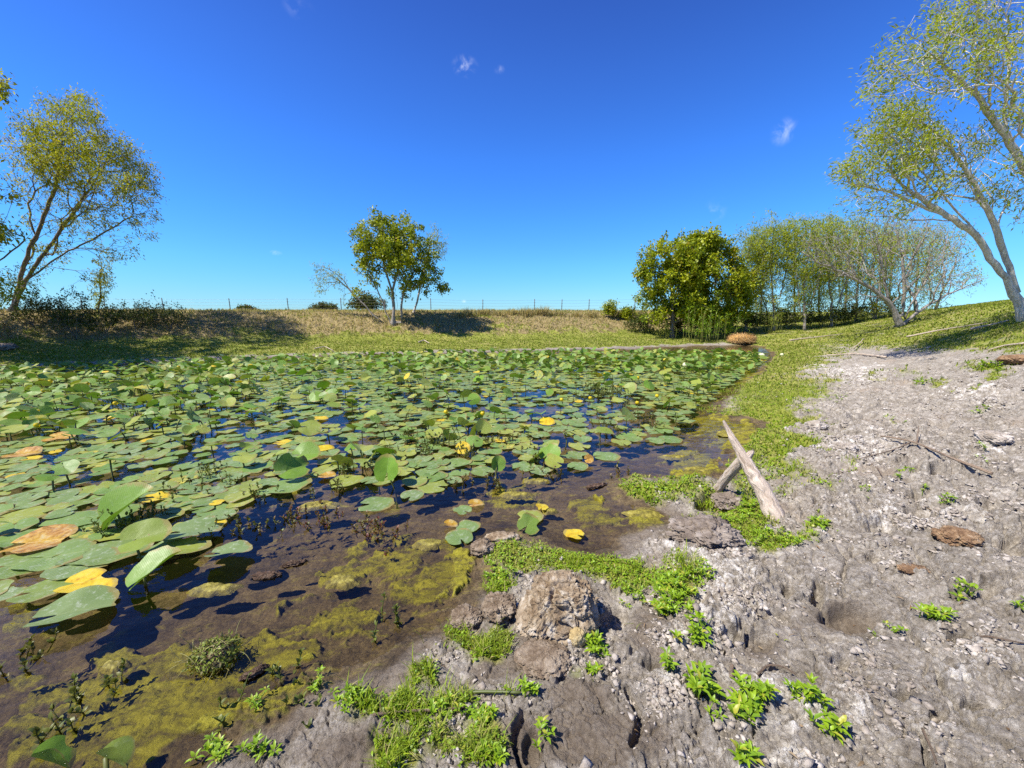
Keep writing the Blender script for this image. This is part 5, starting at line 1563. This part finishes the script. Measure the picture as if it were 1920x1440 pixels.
# dry grass tufts along the bank top
tuft_px = [(880, 592, 1.0), (905, 590, .8), (935, 592, .7), (960, 590, .8), (985, 592, 1.1), (1005, 590, .9), (1022, 591, 1.2), (1050, 592, .7), (1080, 592, .6), (1108, 594, .8), (1160, 594, 1.0), (1185, 596, 1.2), (865, 594, .6), (1205, 598, 1.0)]
WH = ['at the left end of the dry row', 'second from the left end of the dry row', 'low in the left half of the dry row', 'in the left half of the dry row before the middle', 'tall just left of the middle of the row',
      'short just left of the tallest tuft', 'tallest of the row on the bank top', 'just right of the tallest tuft', 'short in the right half of the dry row', 'left of the small bank top shrub',
      'right of the small bank top shrub', 'between the bank top shrub and thicket', 'nearest to the shadow of the lone tree', 'against the thicket edge']
for (u, v, h), wh in zip(tuft_px, WH):
    q = px_ground(u, v)
    if q[1] > 40: q = at(u, v, 23.5)
    n = 170
    o = np.array([q[0], q[1], gz(q[0], q[1])])
    p = np.stack([np.clip(RNG.normal(0, .2, n), -.4, .4), np.clip(RNG.normal(0, .13, n), -.25, .25), np.full(n, -.02)], 1)
    a = RNG.uniform(0, 6.28, n)
    V_, Q2, T2, C_ = blades(p, np.stack([np.cos(a), np.sin(a), 0 * a], 1), .55 * h * RNG.uniform(.4, 1.2, n), np.full(n, .022), RNG.uniform(.1, .9, n), np.stack([RNG.random(n), RNG.uniform(.5, 1, n), 0 * a], 1))
    g = Geo(); g.add(V_, Q2, T2, C_)
    ob = g.build('dry_grass_tuft', M_FGRASS, None, (0, 0, 0)); ob.location = o
    tag(ob, 'straw coloured grass tuft ' + wh, 'grass tuft', 'dry grass tufts on the bank top')


# ------------------------------------------------------------------ wire fence beyond the bank
FX0, FX1 = at(-260, 570, 33), at(1330, 570, 39)
us = [-180, -60, 60, 155, 197, 307, 432, 541, 640, 722, 808, 905, 1002, 1053, 1104, 1190, 1280]
fence = empty('wire_fence', ((FX0 + FX1) / 2 * [1, 1, 0] + [0, 0, 1.44]), 'thin wire fence on slim posts along the top of the far bank', 'fence')
fo = np.array(fence.location)
tops = []
for k, u in enumerate(us):
    t = (u + 260) / 1590.0
    p = at(u, 580, 33 + 6 * t)
    z = gz(p[0], p[1])
    tall = 1.22 + RNG.normal(0, .04)
    lean = RNG.normal(0, .03, 2)
    b = np.array([p[0], p[1], z - .3]); t_ = np.array([p[0] + lean[0], p[1] + lean[1], z + tall])
    g = Geo()
    tube(g, np.stack([b, b + (t_ - b) * .5, t_]) - fo, [.035, .034, .032], 6)
    # flange and wire clips so that it reads as a steel post
    for zz in (.35, .62, .88, 1.12):
        c = b + (t_ - b) * (zz + .3) / (tall + .3) - fo
        tube(g, np.stack([c - [.05, .0, 0], c + [0, 0, .01], c + [.05, .0, 0]]), [.012, .014, .012], 4)
    g.build('post', M_POST, fence)
    tops.append((b, t_))
for zz in (.35, .62, .88, 1.12):
    g = Geo()
    pts_ = []
    for (b, t_), (b2, t2) in zip(tops[:-1], tops[1:]):
        c = b + (t_ - b) * (zz + .3) / 1.52; c2 = b2 + (t2 - b2) * (zz + .3) / 1.52
        for s in np.linspace(0, 1, 6)[:-1]:
            pts_.append(c + (c2 - c) * s - np.array([0, 0, .03 * math.sin(math.pi * s)]))
    pts_.append(c2)
    tube(g, np.array(pts_) - fo, np.full(len(pts_), .0055), 4)
    g.build('wire', M_WIRE, fence)

# ------------------------------------------------------------------ hay mound, clods, driftwood, sticks
def ico(sub):
    import bmesh
    bm = bmesh.new()
    bmesh.ops.create_icosphere(bm, subdivisions=sub, radius=1.0)
    V_ = np.array([v.co[:] for v in bm.verts]); F_ = np.array([[v.index for v in f.verts] for f in bm.faces])
    bm.free()
    return V_, F_


def n3(P, s, seed, oct=4):
    a, t, o = 1.0, 0.0, 0.0
    for i in range(oct):
        o = o + a * gnoise3(P[:, 0] * s + 3.7 * i, P[:, 1] * s + 1.3 * i, P[:, 2] * s + 7.1 * i, seed + i * 13)
        t += a; a *= .55; s *= 2.07
    return o / t


def clod(name, label, cat, u, v, wpx, hpx, mat, seed, sub=5, rough=.22, group=None, squash=1.0, flat_top=False, lift=.3, sink=.25):
    q = px_ground(u, v)
    m = horiz_scale2(q)
    w_, h_ = wpx * m / 2, hpx * m / 2
    V_, F_ = ico(sub)
    d = V_.copy()
    if flat_top:
        d = np.sign(d) * np.abs(d) ** .72
    rr = 1 + rough * n3(V_, 1.6, seed) * 1.6 + rough * .55 * np.abs(n3(V_, 4.5, seed + 3)) + rough * .28 * n3(V_, 13, seed + 7) + rough * .12 * n3(V_, 34, seed + 8, 3)
    f1, f2, c = worley(V_[:, 0] * 3 + V_[:, 2] * 1.3 + .3 * n3(V_, 3, seed), V_[:, 1] * 3 - V_[:, 2] * 2.2, seed)
    rr = rr - rough * .5 * (1 - sstep(0, .14, f2 - f1)) + rough * .35 * (c - .5)
    P = d * rr[:, None] * np.array([w_, w_ * squash, h_])
    o = np.array([q[0], q[1], gz(q[0], q[1]) + h_ * (1 - sink) * .9])
    g = Geo(); g.add(P, None, F_)
    ob = g.build(name, mat, None, (0, 0, 0), sub > 4); ob.location = o
    return tag(ob, label, cat, group), o, w_, h_


# the pale clod in front : a block on a flared foot, made as one lump
qb = px_ground(1055, 1180)
mb = horiz_scale2(qb)
V_, F_ = ico(7)
d = np.sign(V_) * np.abs(V_) ** .7
zt = d[:, 2]
flare = 1 + .42 * sstep(.15, -1.0, zt) - .10 * sstep(-.1, .5, zt) + .04 * zt
rr = 1 + .15 * n3(V_, 1.7, 901) + .15 * np.abs(n3(V_, 3.8, 904)) + .13 * n3(V_, 9, 906) + .09 * np.abs(n3(V_, 22, 907)) + .018 * n3(V_, 60, 909, 3)
f1, f2, c = worley(V_[:, 0] * 2.2 + V_[:, 2] + .35 * n3(V_, 2.4, 911), V_[:, 1] * 2.2 - V_[:, 2] * 1.8, 913)
rr = rr - .20 * (1 - sstep(0, .16, f2 - f1)) + .14 * (c - .5)
hw, hh = 61 * mb, .118
P = d * rr[:, None] * np.stack([flare * hw, flare * hw * .8, np.full(len(d), hh)], 1)
P[:, 0] -= hw * .12 * sstep(.1, -1, zt)
g = Geo(); g.add(P, None, F_)
ob = g.build('earth_clod', M_CLOD, None, (0, 0, 0), True)
ob.location = (qb[0], qb[1] + hw * .35, gz(qb[0], qb[1] + hw * .35) + hh * .72)
tag(ob, 'large pale pinkish earth clod standing on the bank in the foreground', 'earth clod')

for (nm, lab, cat, u, v, w_, h_, mat, seed, sub, ro, sq, ft) in [
    ('earth_clod', 'brown low clod left of the large pale clod, partly grassed', 'earth clod', 935, 1152, 64, 38, M_CLODB, 21, 6, .36, .9, False),
    ('earth_clod', 'leftmost dark brown clod at the water edge in the foreground', 'earth clod', 874, 1164, 58, 28, M_CLODB, 31, 6, .34, .9, False),
    ('earth_clod', 'small yellowish ball of earth at the front of the large clod', 'earth clod', 1083, 1208, 32, 34, M_CLODY, 41, 5, .2, .9, False),
    ('earth_clod', 'dark brown crumbling heap in front of the large pale clod', 'earth clod', 1020, 1240, 100, 24, M_CLODB, 51, 6, .26, .8, False),
    ('earth_clod', 'dark grey mud mound between the driftwood log and bright leafy clump', 'earth clod', 1322, 1008, 112, 34, M_CLODD, 61, 6, .42, .9, False),
    ('earth_clod', 'dark mud mound with a shaded hollow under the driftwood log', 'earth clod', 1372, 925, 70, 30, M_CLODD, 71, 6, .4, .8, False),
    ('bark_chunk', 'rust orange crumbled chunk on the pale mud at right', 'wood chunk', 1792, 1016, 74, 30, M_CLODO, 81, 6, .3, .7, False),
    ('bark_chunk', 'small rust orange crumb lying on mud below the larger chunk', 'wood chunk', 1712, 1072, 50, 14, M_CLODO, 91, 5, .35, .6, False),
    ('bark_chunk', 'brown clod on the grass slope at the far right edge', 'wood chunk', 1905, 680, 50, 18, M_CLODO, 101, 5, .3, .8, False),
    ('earth_clod', 'pale white topped clod in the pebbly mud right of the log', 'earth clod', 1860, 832, 50, 22, M_CRUMB, 111, 6, .25, .9, False),
    ('earth_clod', 'white crusted clod in mid right mud behind the long stick', 'earth clod', 1585, 840, 40, 20, M_CRUMB, 121, 6, .3, .8, False),
    ('earth_clod', 'small whitish clod at the border of the green shore band', 'earth clod', 1530, 803, 36, 18, M_CRUMB, 131, 5, .3, .8, False),
    ('earth_clod', 'brownish boulder like clod at the left edge of the far shore', 'earth clod', 8, 655, 36, 16, M_CLODD, 151, 5, .2, .8, False),
    ('earth_clod', 'round brown tussock clod standing out of the bank left of the pale clod', 'earth clod', 905, 1035, 44, 26, M_CLODB, 161, 5, .36, .9, False),
    ('earth_clod', 'pale flat clod on the tip of the grassy point', 'earth clod', 942, 1012, 62, 18, M_CLOD, 171, 5, .3, .5, False),
]:
    clod(nm, lab, cat, u, v, w_, h_, mat, seed, sub, ro, None, sq, ft)

# hay mound : slumped round bale, with loose straw
q = px_ground(1397, 647)
o = np.array([q[0], q[1] + .3, gz(q[0], q[1] + .3)])
m_ = horiz_scale2(q)
root = empty('hay_mound', o, 'orange tan rounded hay mound at the far right end of the pond', 'hay mound')
V_, F_ = ico(6)
rr = 1 + .07 * n3(V_, 2, 401) + .07 * np.abs(n3(V_, 7, 402)) + .04 * n3(V_, 20, 403)
P = np.sign(V_) * np.abs(V_) ** .8 * rr[:, None] * np.array([21 * m_, 18 * m_, .25]) * (1 + .10 * n3(V_, 1.3, 431))[:, None]
P[:, 2] = np.where(P[:, 2] < 0, P[:, 2] * .4, P[:, 2]) + .16
g = Geo(); g.add(P, None, F_); g.build('bale', M_HAY, root, smooth=True)
k = RNG.integers(0, len(P), 2600)
k = k[P[k, 2] > .02]
nn_ = norm(P[k] - [0, 0, .1])
V2, Q2, T2, C_ = leaves_np(P[k], nn_ * .5 + RNG.normal(0, .8, (len(k), 3)), nn_, RNG.uniform(.06, .18, len(k)), np.full(len(k), .012), np.stack([RNG.random(len(k)), RNG.uniform(.3, 1, len(k)), 0 * nn_[:, 0]], 1))
g = Geo(); g.add(V2, Q2, T2, C_)
M_STRAW = leaf_mat('straw', (.24, .12, .035), (.52, .32, .12), (.60, .42, .20), .2, .7, .2)
s_ = g.build('loose_straw', M_STRAW, root)


def limb(g, pts, radii, n=26, sides=14, rough=.10, seed=0):
    P = spline(pts, n)
    P[1:-1] += RNG.normal(0, radii[0] * .035, P[1:-1].shape)
    R = np.interp(np.linspace(0, 1, n), np.linspace(0, 1, len(radii)), radii)
    R = R * (1 + .10 * fbm(np.linspace(0, 6, n), np.full(n, seed * 1.7), 3, seed))
    tube(g, P, R, sides, (0, 0, 0), True, rough)


b0 = px_ground(1462, 966); b0[2] = gz(b0[0], b0[1]) - .03
tp = at(1357, 789, b0[1] + .42)
jn = b0 + (tp - b0) * .60
lf = px_ground(1341, 912); lf[2] = gz(lf[0], lf[1]) - .02
root = empty('driftwood_log', b0, 'pale weathered forked log leaning over the bank like an inverted V', 'driftwood')
g = Geo()
ms = horiz_scale2(b0)
limb(g, [b0 - b0, (jn - b0) * .5 + [0.012, 0, .01], jn - b0, (jn - b0) * .4 + (tp - b0) * .6 + [-.01, 0, .01], tp - b0], [17 * ms, 16.5 * ms, 14 * ms, 10.5 * ms, 7 * ms, 2.6 * ms], 34, 22, .022, 3)
log_ = g.build('log', M_DRIFT, root, smooth=True)
g = Geo()
limb(g, [jn - b0 + [0.01, .01, .015], (jn + lf) / 2 - b0 + [.0, 0, .02], lf - b0], [10.5 * ms, 10 * ms, 9 * ms], 18, 18, .025, 9)
g.build('prop_limb', M_DRIFT, root, smooth=True)
g = Geo()
limb(g, [jn - b0 + [.02, 0, .02], jn - b0 + [.05, -.01, .07]], [9 * ms, 3 * ms], 6, 9, .1, 4)
g.build('branch_stub', M_DRIFT, log_, smooth=True)


def stick(label, pl, r0, r1, lift=.02, mat=None, forks=(), name='fallen_stick', group='dead sticks lying on the bank'):
    P = []
    for (u, v) in pl:
        q = px_ground(u, v, terrain); P.append(np.array([q[0], q[1], gz(q[0], q[1]) + lift]))
    o = P[0].copy()
    root = empty(name, o, label, 'stick', group) if forks else None
    g = Geo(); limb(g, [p - o for p in P], [r0, (r0 + r1) / 2, r1], 16, 7, .08, int(abs(o[0] * 97)) % 50)
    if not forks:
        ob = g.build(name, mat or M_STICK, None, (0, 0, 0), True); ob.location = o
        return tag(ob, label, 'stick', group)
    g.build('stem', mat or M_STICK, root, smooth=True)
    for fk in forks:
        Q_ = []
        for (u, v, lf_) in fk:
            q = px_ground(u, v, terrain); Q_.append(np.array([q[0], q[1], gz(q[0], q[1]) + lf_]) - o)
        g = Geo(); limb(g, Q_, [r1, r1 * .4], 10, 6, .06, 5); g.build('twig', mat or M_STICK, root, smooth=True)
    return root


stick('long brown fallen stick with a side twig across the right mud', [(1858, 895), (1790, 868), (1740, 846), (1700, 830), (1650, 824)], .013, .007, .035, None,
      [[(1706, 834, .03), (1670, 848, .02), (1610, 862, .01)], [(1718, 836, .04), (1719, 815, .10)]])
stick('pale curved dead branch on the grass above the right mud', [(1660, 672), (1600, 664), (1575, 668), (1550, 668)], .03, .015, .04, M_DRIFT)
stick('short white stick standing tilted at the mud top', [(1600, 658), (1612, 648), (1618, 640)], .018, .012, .10, M_DRIFT)
stick('pale branch lying along the right grass slope', [(1700, 634), (1760, 622), (1800, 616), (1850, 608)], .028, .012, .05, M_DRIFT)
stick('white dead branch beside the bare willow on grass', [(1820, 620), (1860, 612), (1890, 604)], .035, .015, .05, M_DRIFT)
stick('pale thin branch at the right edge of the grass slope', [(1918, 648), (1880, 652), (1850, 660)], .02, .01, .04, M_DRIFT)
stick('grey branch in front of the thicket stems', [(1480, 640), (1530, 634), (1580, 628)], .03, .015, .05, M_DRIFT)
stick('thin twig curving across the lower right mud', [(1820, 1200), (1850, 1195), (1890, 1205), (1918, 1210)], .004, .003, .01)
stick('straight twig lying at the very bottom right mud', [(1728, 1372), (1745, 1410), (1755, 1438)], .004, .003, .012)
stick('curved pale root loop on mud below the hollow', [(1420, 1270), (1440, 1252), (1470, 1256), (1490, 1270)], .005, .003, .015)
stick('short dark twig stub standing on white crust near bottom middle', [(1371, 1275), (1371, 1262), (1372, 1252)], .008, .006, .015)
stick('thin straight twig in mud left of the long fallen stick', [(1625, 866), (1645, 880), (1655, 896)], .006, .003, .012)
stick('curved twig on the far bank grass left of the lone tree', [(590, 656), (610, 652), (625, 660)], .02, .01, .05, M_DRIFT)
stick('small pale branch scrap on grass right of the lone tree', [(785, 644), (795, 640), (805, 646)], .03, .015, .06, M_DRIFT)
stick('pale green creeping runner stem across the bottom middle mud', [(800, 1320), (850, 1308), (905, 1302), (975, 1304)], .007, .005, .014, M_STALK, (), 'runner_stem', None)
stick('dry runner stem trailing toward the bottom left weeds', [(700, 1345), (760, 1338), (830, 1336), (870, 1330)], .005, .004, .012, M_STICK, (), 'runner_stem', None)

# moss ball and brown debris in the shallows, a yellow leaf and bits
p = on_plane(405, 1232)
root = empty('weed_clump', (p[0], p[1], 0), 'tangled round green weed clump rising from the shallows at lower left', 'weed clump')
g, gs_ = Geo(), Geo()
V_, F_ = ico(4)
up_ = V_[V_[:, 2] > -.25]
P = up_ * np.array([.085, .075, .062]) * (1 + .12 * RNG.standard_normal((len(up_), 1)))
Vb, Fb = ico(4)
gb = Geo(); gb.add(Vb * (1 + .15 * n3(Vb, 3, 77)[:, None]) * np.array([.078, .068, .055]), None, Fb)
gb.build('core', M_DEBRIS, root, smooth=True)
n = 900
kk = RNG.integers(0, len(P), n)
V2, Q2, T2, C_ = leaves_np(P[kk] + RNG.normal(0, .006, (n, 3)), norm(P[kk]) * .4 + RNG.normal(0, .6, (n, 3)), norm(P[kk]), RNG.uniform(.010, .022, n), RNG.uniform(.006, .010, n), np.stack([RNG.uniform(.3, 1, n), (RNG.random(n) < .2) * .8, np.zeros(n)], 1))
M_MOSS = leaf_mat('moss_leaf', (.075, .11, .012), (.27, .31, .05), (.35, .28, .14), .25, .5, .3)
g.add(V2, Q2, T2, C_); g.build('foliage', M_MOSS, root)
for k in range(60):
    a = P[RNG.integers(0, len(P))] * 1.03
    b = a + RNG.normal(0, .035, 3)
    c_ = b + RNG.normal(0, .03, 3)
    tube(gs_, spline([a, b, c_], 5), np.full(5, .0012), 4, (.8, .6, 0))
gs_.build('stem', M_MOSS, root)


def scrap(name, label, cat, u, v, L, Wd, mat, yaw, seed, n=1200):
    """a ragged low heap lying at the water surface"""
    p = on_plane(u, v)
    V_, F_ = ico(5)
    rr = 1 + .5 * n3(V_, 2.2, seed) + .3 * n3(V_, 8, seed + 2) + .2 * n3(V_, 26, seed + 4)
    P = V_ * rr[:, None] * np.array([L, Wd, .018])
    ca, sa = math.cos(yaw), math.sin(yaw)
    P = P @ np.array([[ca, sa, 0], [-sa, ca, 0], [0, 0, 1]])
    P[:, 2] += .02 * n3(np.stack([P[:, 0] * 30, P[:, 1] * 30, P[:, 2]], 1), 1, seed + 9)
    g = Geo(); g.add(P, None, F_)
    ob = g.build(name, mat, None, (0, 0, 0), True); ob.location = (p[0], p[1], max(.003, gz(p[0], p[1]) + .008))
    return tag(ob, label, cat)


scrap('plant_debris', 'left reddish brown heap of rotting debris in open dark water', 'debris', 500, 1080, .075, .03, M_DEBRIS, .1, 11)
scrap('plant_debris', 'narrow brown strip of debris right of the rotting heap', 'debris', 552, 1058, .07, .014, M_DEBRIS, .35, 12)
scrap('plant_debris', 'black wet scrap of debris on algae below the round weed clump', 'debris', 478, 1262, .05, .02, M_DEBRIS, .7, 13)
scrap('plant_debris', 'dark debris strip off the tip of the grassy peninsula', 'debris', 1118, 912, .10, .03, M_DEBRIS, .4, 14)

# floating algae mats
M_ALG, N = new_mat('algae_mat')
co = N.n('ShaderNodeTexCoord').outputs['Object']
nA = N.noise(co, 22, 6, .7, .5)
cA = N.ramp(nA, [(.34, (.075, .06, .008)), (.48, (.19, .155, .014)), (.62, (.32, .27, .035)), (.75, (.42, .35, .10))])
bA = N.n('ShaderNodeBump', {'Strength': .8, 'Distance': .01, 'Height': N.noise(co, 70, 5, .7)})
finish(N, N.n('ShaderNodeBsdfPrincipled', {'Base Color': cA, 'Roughness': .55, 'Normal': bA.outputs[0]}).outputs[0])
ALG = [(1208, 966, .14, .10, 'round olive algae mat in the inlet beside the grassy peninsula'), (966, 925, .14, .06, 'thin algae mat floating ahead of the peninsula tip'), (600, 944, .16, .07, 'yellow algae mat at the front of the lily pads'),
       (580, 948, .10, .05, 'small yellow algae patch left of the front algae mat'), (805, 1016, .10, .06, 'yellow algae patch left of the overlapping pads'), (640, 1085, .10, .06, 'pale algae patch in open water mid left'),
       (1310, 880, .20, .10, 'yellow olive algae mat in the shallows left of the driftwood'), (1385, 815, .28, .14, 'olive algae mat behind the driftwood tip'), (1265, 855, .16, .06, 'orange yellow algae mat near the flat shore pads'),
       (400, 1100, .14, .05, 'thin yellow algae streak in front of the folded dark leaf'), (1010, 900, .12, .05, 'faint algae patch below the glossy raised pad'), (1030, 955, .07, .04, 'small algae patch right of the yellow green leaf'),
       (330, 965, .09, .03, 'brownish algae patch beside the golden leaf'), (215, 1245, .06, .035, 'algae clot in the shallow water at far left')]
for k, (u, v, L, Wd, lab) in enumerate(ALG):
    p = on_plane(u, v)
    nR, nT = 14, 64
    th = np.linspace(0, 2 * np.pi, nT, endpoint=False)
    edge = 1 + .35 * fbm(np.cos(th) * 1.3 + k * 7, np.sin(th) * 1.3, 4, 501) * 1.6 + .18 * fbm(np.cos(th) * 5 + k * 3, np.sin(th) * 5, 3, 503)
    rr = np.linspace(0, 1, nR)[:, None]
    x = rr * edge * np.cos(th) * L; y = rr * edge * np.sin(th) * Wd
    z = .010 * (1 - rr ** 3) + .010 * fbm((x + p[0]) * 22, (y + p[1]) * 22, 3, 505) - .022 * rr ** 4 - .002
    P = np.stack([x, y, z], -1).reshape(-1, 3)
    i = np.arange(nR - 1)[:, None] * nT; j = np.arange(nT)[None]; j2 = (j + 1) % nT
    Q_ = np.stack([i + j, i + nT + j, i + nT + j2, i + j2], -1).reshape(-1, 4)
    g = Geo(); g.add(P, Q_)
    ob = g.build('algae_mat', M_ALG, None, (0, 0, 0), True); ob.location = (p[0], p[1], max(0, gz(p[0], p[1]) + .004))
    tag(ob, lab, 'algae', 'algae mats at the water surface')

# ------------------------------------------------------------------ ground cover : grass blades and crumbs
def scatter_polar(n, r0, r1, a0, a1, power=1.0):
    u_ = RNG.random(n)
    r = r0 * (r1 / r0) ** u_ if power == 0 else (r0 ** power + u_ * (r1 ** power - r0 ** power)) ** (1 / power)
    a = np.radians(RNG.uniform(a0, a1, n))
    return r * np.sin(a), r * np.cos(a), r


def cover_cull(n, r0, r1, a0, a1, power, weight):
    x, y, r = scatter_polar(n, r0, r1, a0, a1, power)
    z, A_ = terrain(x, y, True)
    w_ = weight(A_, x, y)
    k = RNG.random(n) < w_
    return x[k], y[k], z[k], r[k], {q: v[k] for q, v in A_.items() if isinstance(v, np.ndarray)}


# near shore : short bright blades
x, y, z, r, A_ = cover_cull(420000, .9, 9.5, -35, 62, .35, lambda A, x, y: np.where(((A['out'] > .35) & (A['w'] > .4)) | ((A['sd'] > -.9 - .12 * np.maximum(A['r'] - 5, 0)) & (A['r'] > 4.6) & (A['u'] > 1255) & (A['v'] < 775)), .75 * ((A['out'] < .35) * sstep(-.05, .3, fbm(x * 2.2, y * 2.2, 3, 603))) + sstep(.3, .8, A['veg'] + np.where(A['v'] > 1180, .75, .35) * fbm(x * 11, y * 11, 3, 601) - .12 * (A['v'] > 1230)) * .85, 0) * (A['turf'] < .6))
z = np.maximum(z, -.01)
n = len(x); print('NEAR GRASS', n)
a = RNG.uniform(0, 6.28, n)
tall = (fbm(x * 3.3, y * 3.3, 2, 611) > .28) | ((r < 1.9) & (RNG.random(n) < .4))
H = np.where(tall, RNG.uniform(.03, .09, n), RNG.uniform(.010, .034, n)) * np.where(r > 4, 1.35, 1)
dry = (RNG.random(n) < .12) * RNG.uniform(.4, 1, n)
olive = np.clip(sstep(-.1, .35, fbm(x * 2.1, y * 2.1, 3, 613)) * .35, 0, 1)
V_, Q_, T_, C_ = blades(np.stack([x, y, z - .004], 1), np.stack([np.cos(a), np.sin(a), 0 * a], 1), H, np.where(tall, .0035, .0062) * np.where(r > 3, 1.6, 1) * RNG.uniform(.7, 1.3, n), RNG.uniform(.15, 1.1, n),
                        np.stack([np.clip(RNG.normal(.6, .25, n), 0, 1), np.clip(dry + olive, 0, 1), 0 * a], 1))
g = Geo(); g.add(V_, Q_, T_, C_)
tag(g.build('shore_grass', M_GRASS), 'short bright green grass and ground cover along the muddy shore', 'grass', kind='stuff')
# tiny round leaved creeper between the blades
k = RNG.random(n) < .30
n2_ = int(k.sum())
a2 = RNG.uniform(0, 6.28, n2_)
dr = np.stack([np.cos(a2), np.sin(a2), RNG.uniform(0, .8, n2_)], 1)
V_, Q_, T_, C_ = leaves_np(np.stack([x[k] + RNG.normal(0, .01, n2_), y[k] + RNG.normal(0, .01, n2_), z[k] + RNG.uniform(.002, .02, n2_)], 1), dr, np.tile([0, 0, 1.0], (n2_, 1)) + RNG.normal(0, .3, (n2_, 3)),
                           RNG.uniform(.010, .022, n2_) * np.where(r[k] > 3, 1.5, 1), RNG.uniform(.006, .011, n2_) * np.where(r[k] > 3, 1.5, 1), np.stack([RNG.uniform(.2, 1, n2_), (RNG.random(n2_) < .1) * .7, 0 * a2], 1))
g = Geo(); g.add(V_, Q_, T_, C_)
tag(g.build('shore_creeper', M_WEED), 'tiny leaved creeping plants among the shore grass', 'creeping plants', kind='stuff')

# the turf of the right hand slope and the far bank
x, y, z, r, A_ = cover_cull(330000, 6.5, 34, -62, 62, .9, lambda A, x, y: np.where(A['out'] > .6, np.clip(A['veg'] * sstep(.25, .55, A['veg'] + .2 * fbm(x * 3, y * 3, 3, 631)), 0, 1) * (1 - .35 * A['straw']), 0) * np.where(A['w'] > .5, (A['turf'] > .3) | (A['r'] > 8.5), 1))
n = len(x); print('FAR GRASS', n)
a = RNG.uniform(0, 6.28, n)
st = A_['straw']
H = RNG.uniform(.03, .09, n) * (1 + 1.3 * A_['berm'])
V_, Q_, T_, C_ = blades(np.stack([x, y, z - .01], 1), np.stack([np.cos(a), np.sin(a), 0 * a], 1), H, .011 * np.clip(r / 8, .7, 2.4) * RNG.uniform(.7, 1.4, n), RNG.uniform(.2, 1.2, n),
                        np.stack([np.clip(RNG.normal(.5, .25, n) + .2 * fbm(x * .8, y * .8, 3, 641), 0, 1), np.clip((RNG.random(n) < .12) * .8 + st * RNG.uniform(.2, 1.0, n), 0, 1), 0 * a], 1))
g = Geo(); g.add(V_, Q_, T_, C_)
tag(g.build('bank_grass', M_FGRASS), 'rough green and straw coloured grass on the banks', 'grass', kind='stuff')

# crumbs of broken mud
x, y, z, r, A_ = cover_cull(360000, .9, 11, -20, 62, .5, lambda A, x, y: np.where((A['out'] > .8) & (A['w'] > .5), np.clip(.25 + .9 * A['crust'] - .3 * A['wet'], 0, 1) * (1 - np.clip(A['veg'], 0, 1)) * sstep(-.1, .35, fbm(x * 4, y * 4, 3, 661)), 0))
n = len(x); print('CRUMBS', n)
V0, F0 = ico(1)
S = np.exp(RNG.normal(math.log(.0046), .65, n)) * np.clip(r / 2.5, .8, 2.2)
S = np.clip(S, .002, .015)
Pv = V0[None] * (1 + .5 * RNG.standard_normal((n, len(V0), 1))) * S[:, None, None] * RNG.uniform(.6, 1.3, (n, 1, 3)) * [1, 1, .7] + np.stack([x, y, z + S * .05], 1)[:, None]
Fv = F0[None] + (np.arange(n) * len(V0))[:, None, None]
g = Geo(); g.add(Pv.reshape(-1, 3), None, Fv.reshape(-1, 3))
tag(g.build('mud_crumbs', M_CRUMB), 'loose crumbs of dry broken mud', 'mud crumbs', kind='stuff')

# scraps of dead leaf and straw on the mud
x, y, z, r, A_ = cover_cull(5000, 1.0, 9, -15, 60, .6, lambda A, x, y: np.where((A['out'] > .8) & (A['w'] > .5), .3 * sstep(-.1, .4, fbm(x * 2, y * 2, 3, 681)), 0))
n = len(x)
a = RNG.uniform(0, 6.28, n)
V2, Q2, T2, C_ = leaves_np(np.stack([x, y, z + .004], 1), np.stack([np.cos(a), np.sin(a), RNG.normal(0, .25, n)], 1), np.tile([0, 0, 1.0], (n, 1)) + RNG.normal(0, .3, (n, 3)), RNG.uniform(.012, .05, n), RNG.uniform(.003, .010, n),
                           np.stack([RNG.random(n), RNG.random(n), 0 * a], 1))
g = Geo(); g.add(V2, Q2, T2, C_)
M_LITTER = leaf_mat('leaf_litter', (.07, .045, .025), (.40, .31, .19), (.22, .13, .06), .1, .8, .2)
tag(g.build('leaf_litter', M_LITTER), 'scraps of dead leaf and straw on the mud', 'leaf litter', kind='stuff')
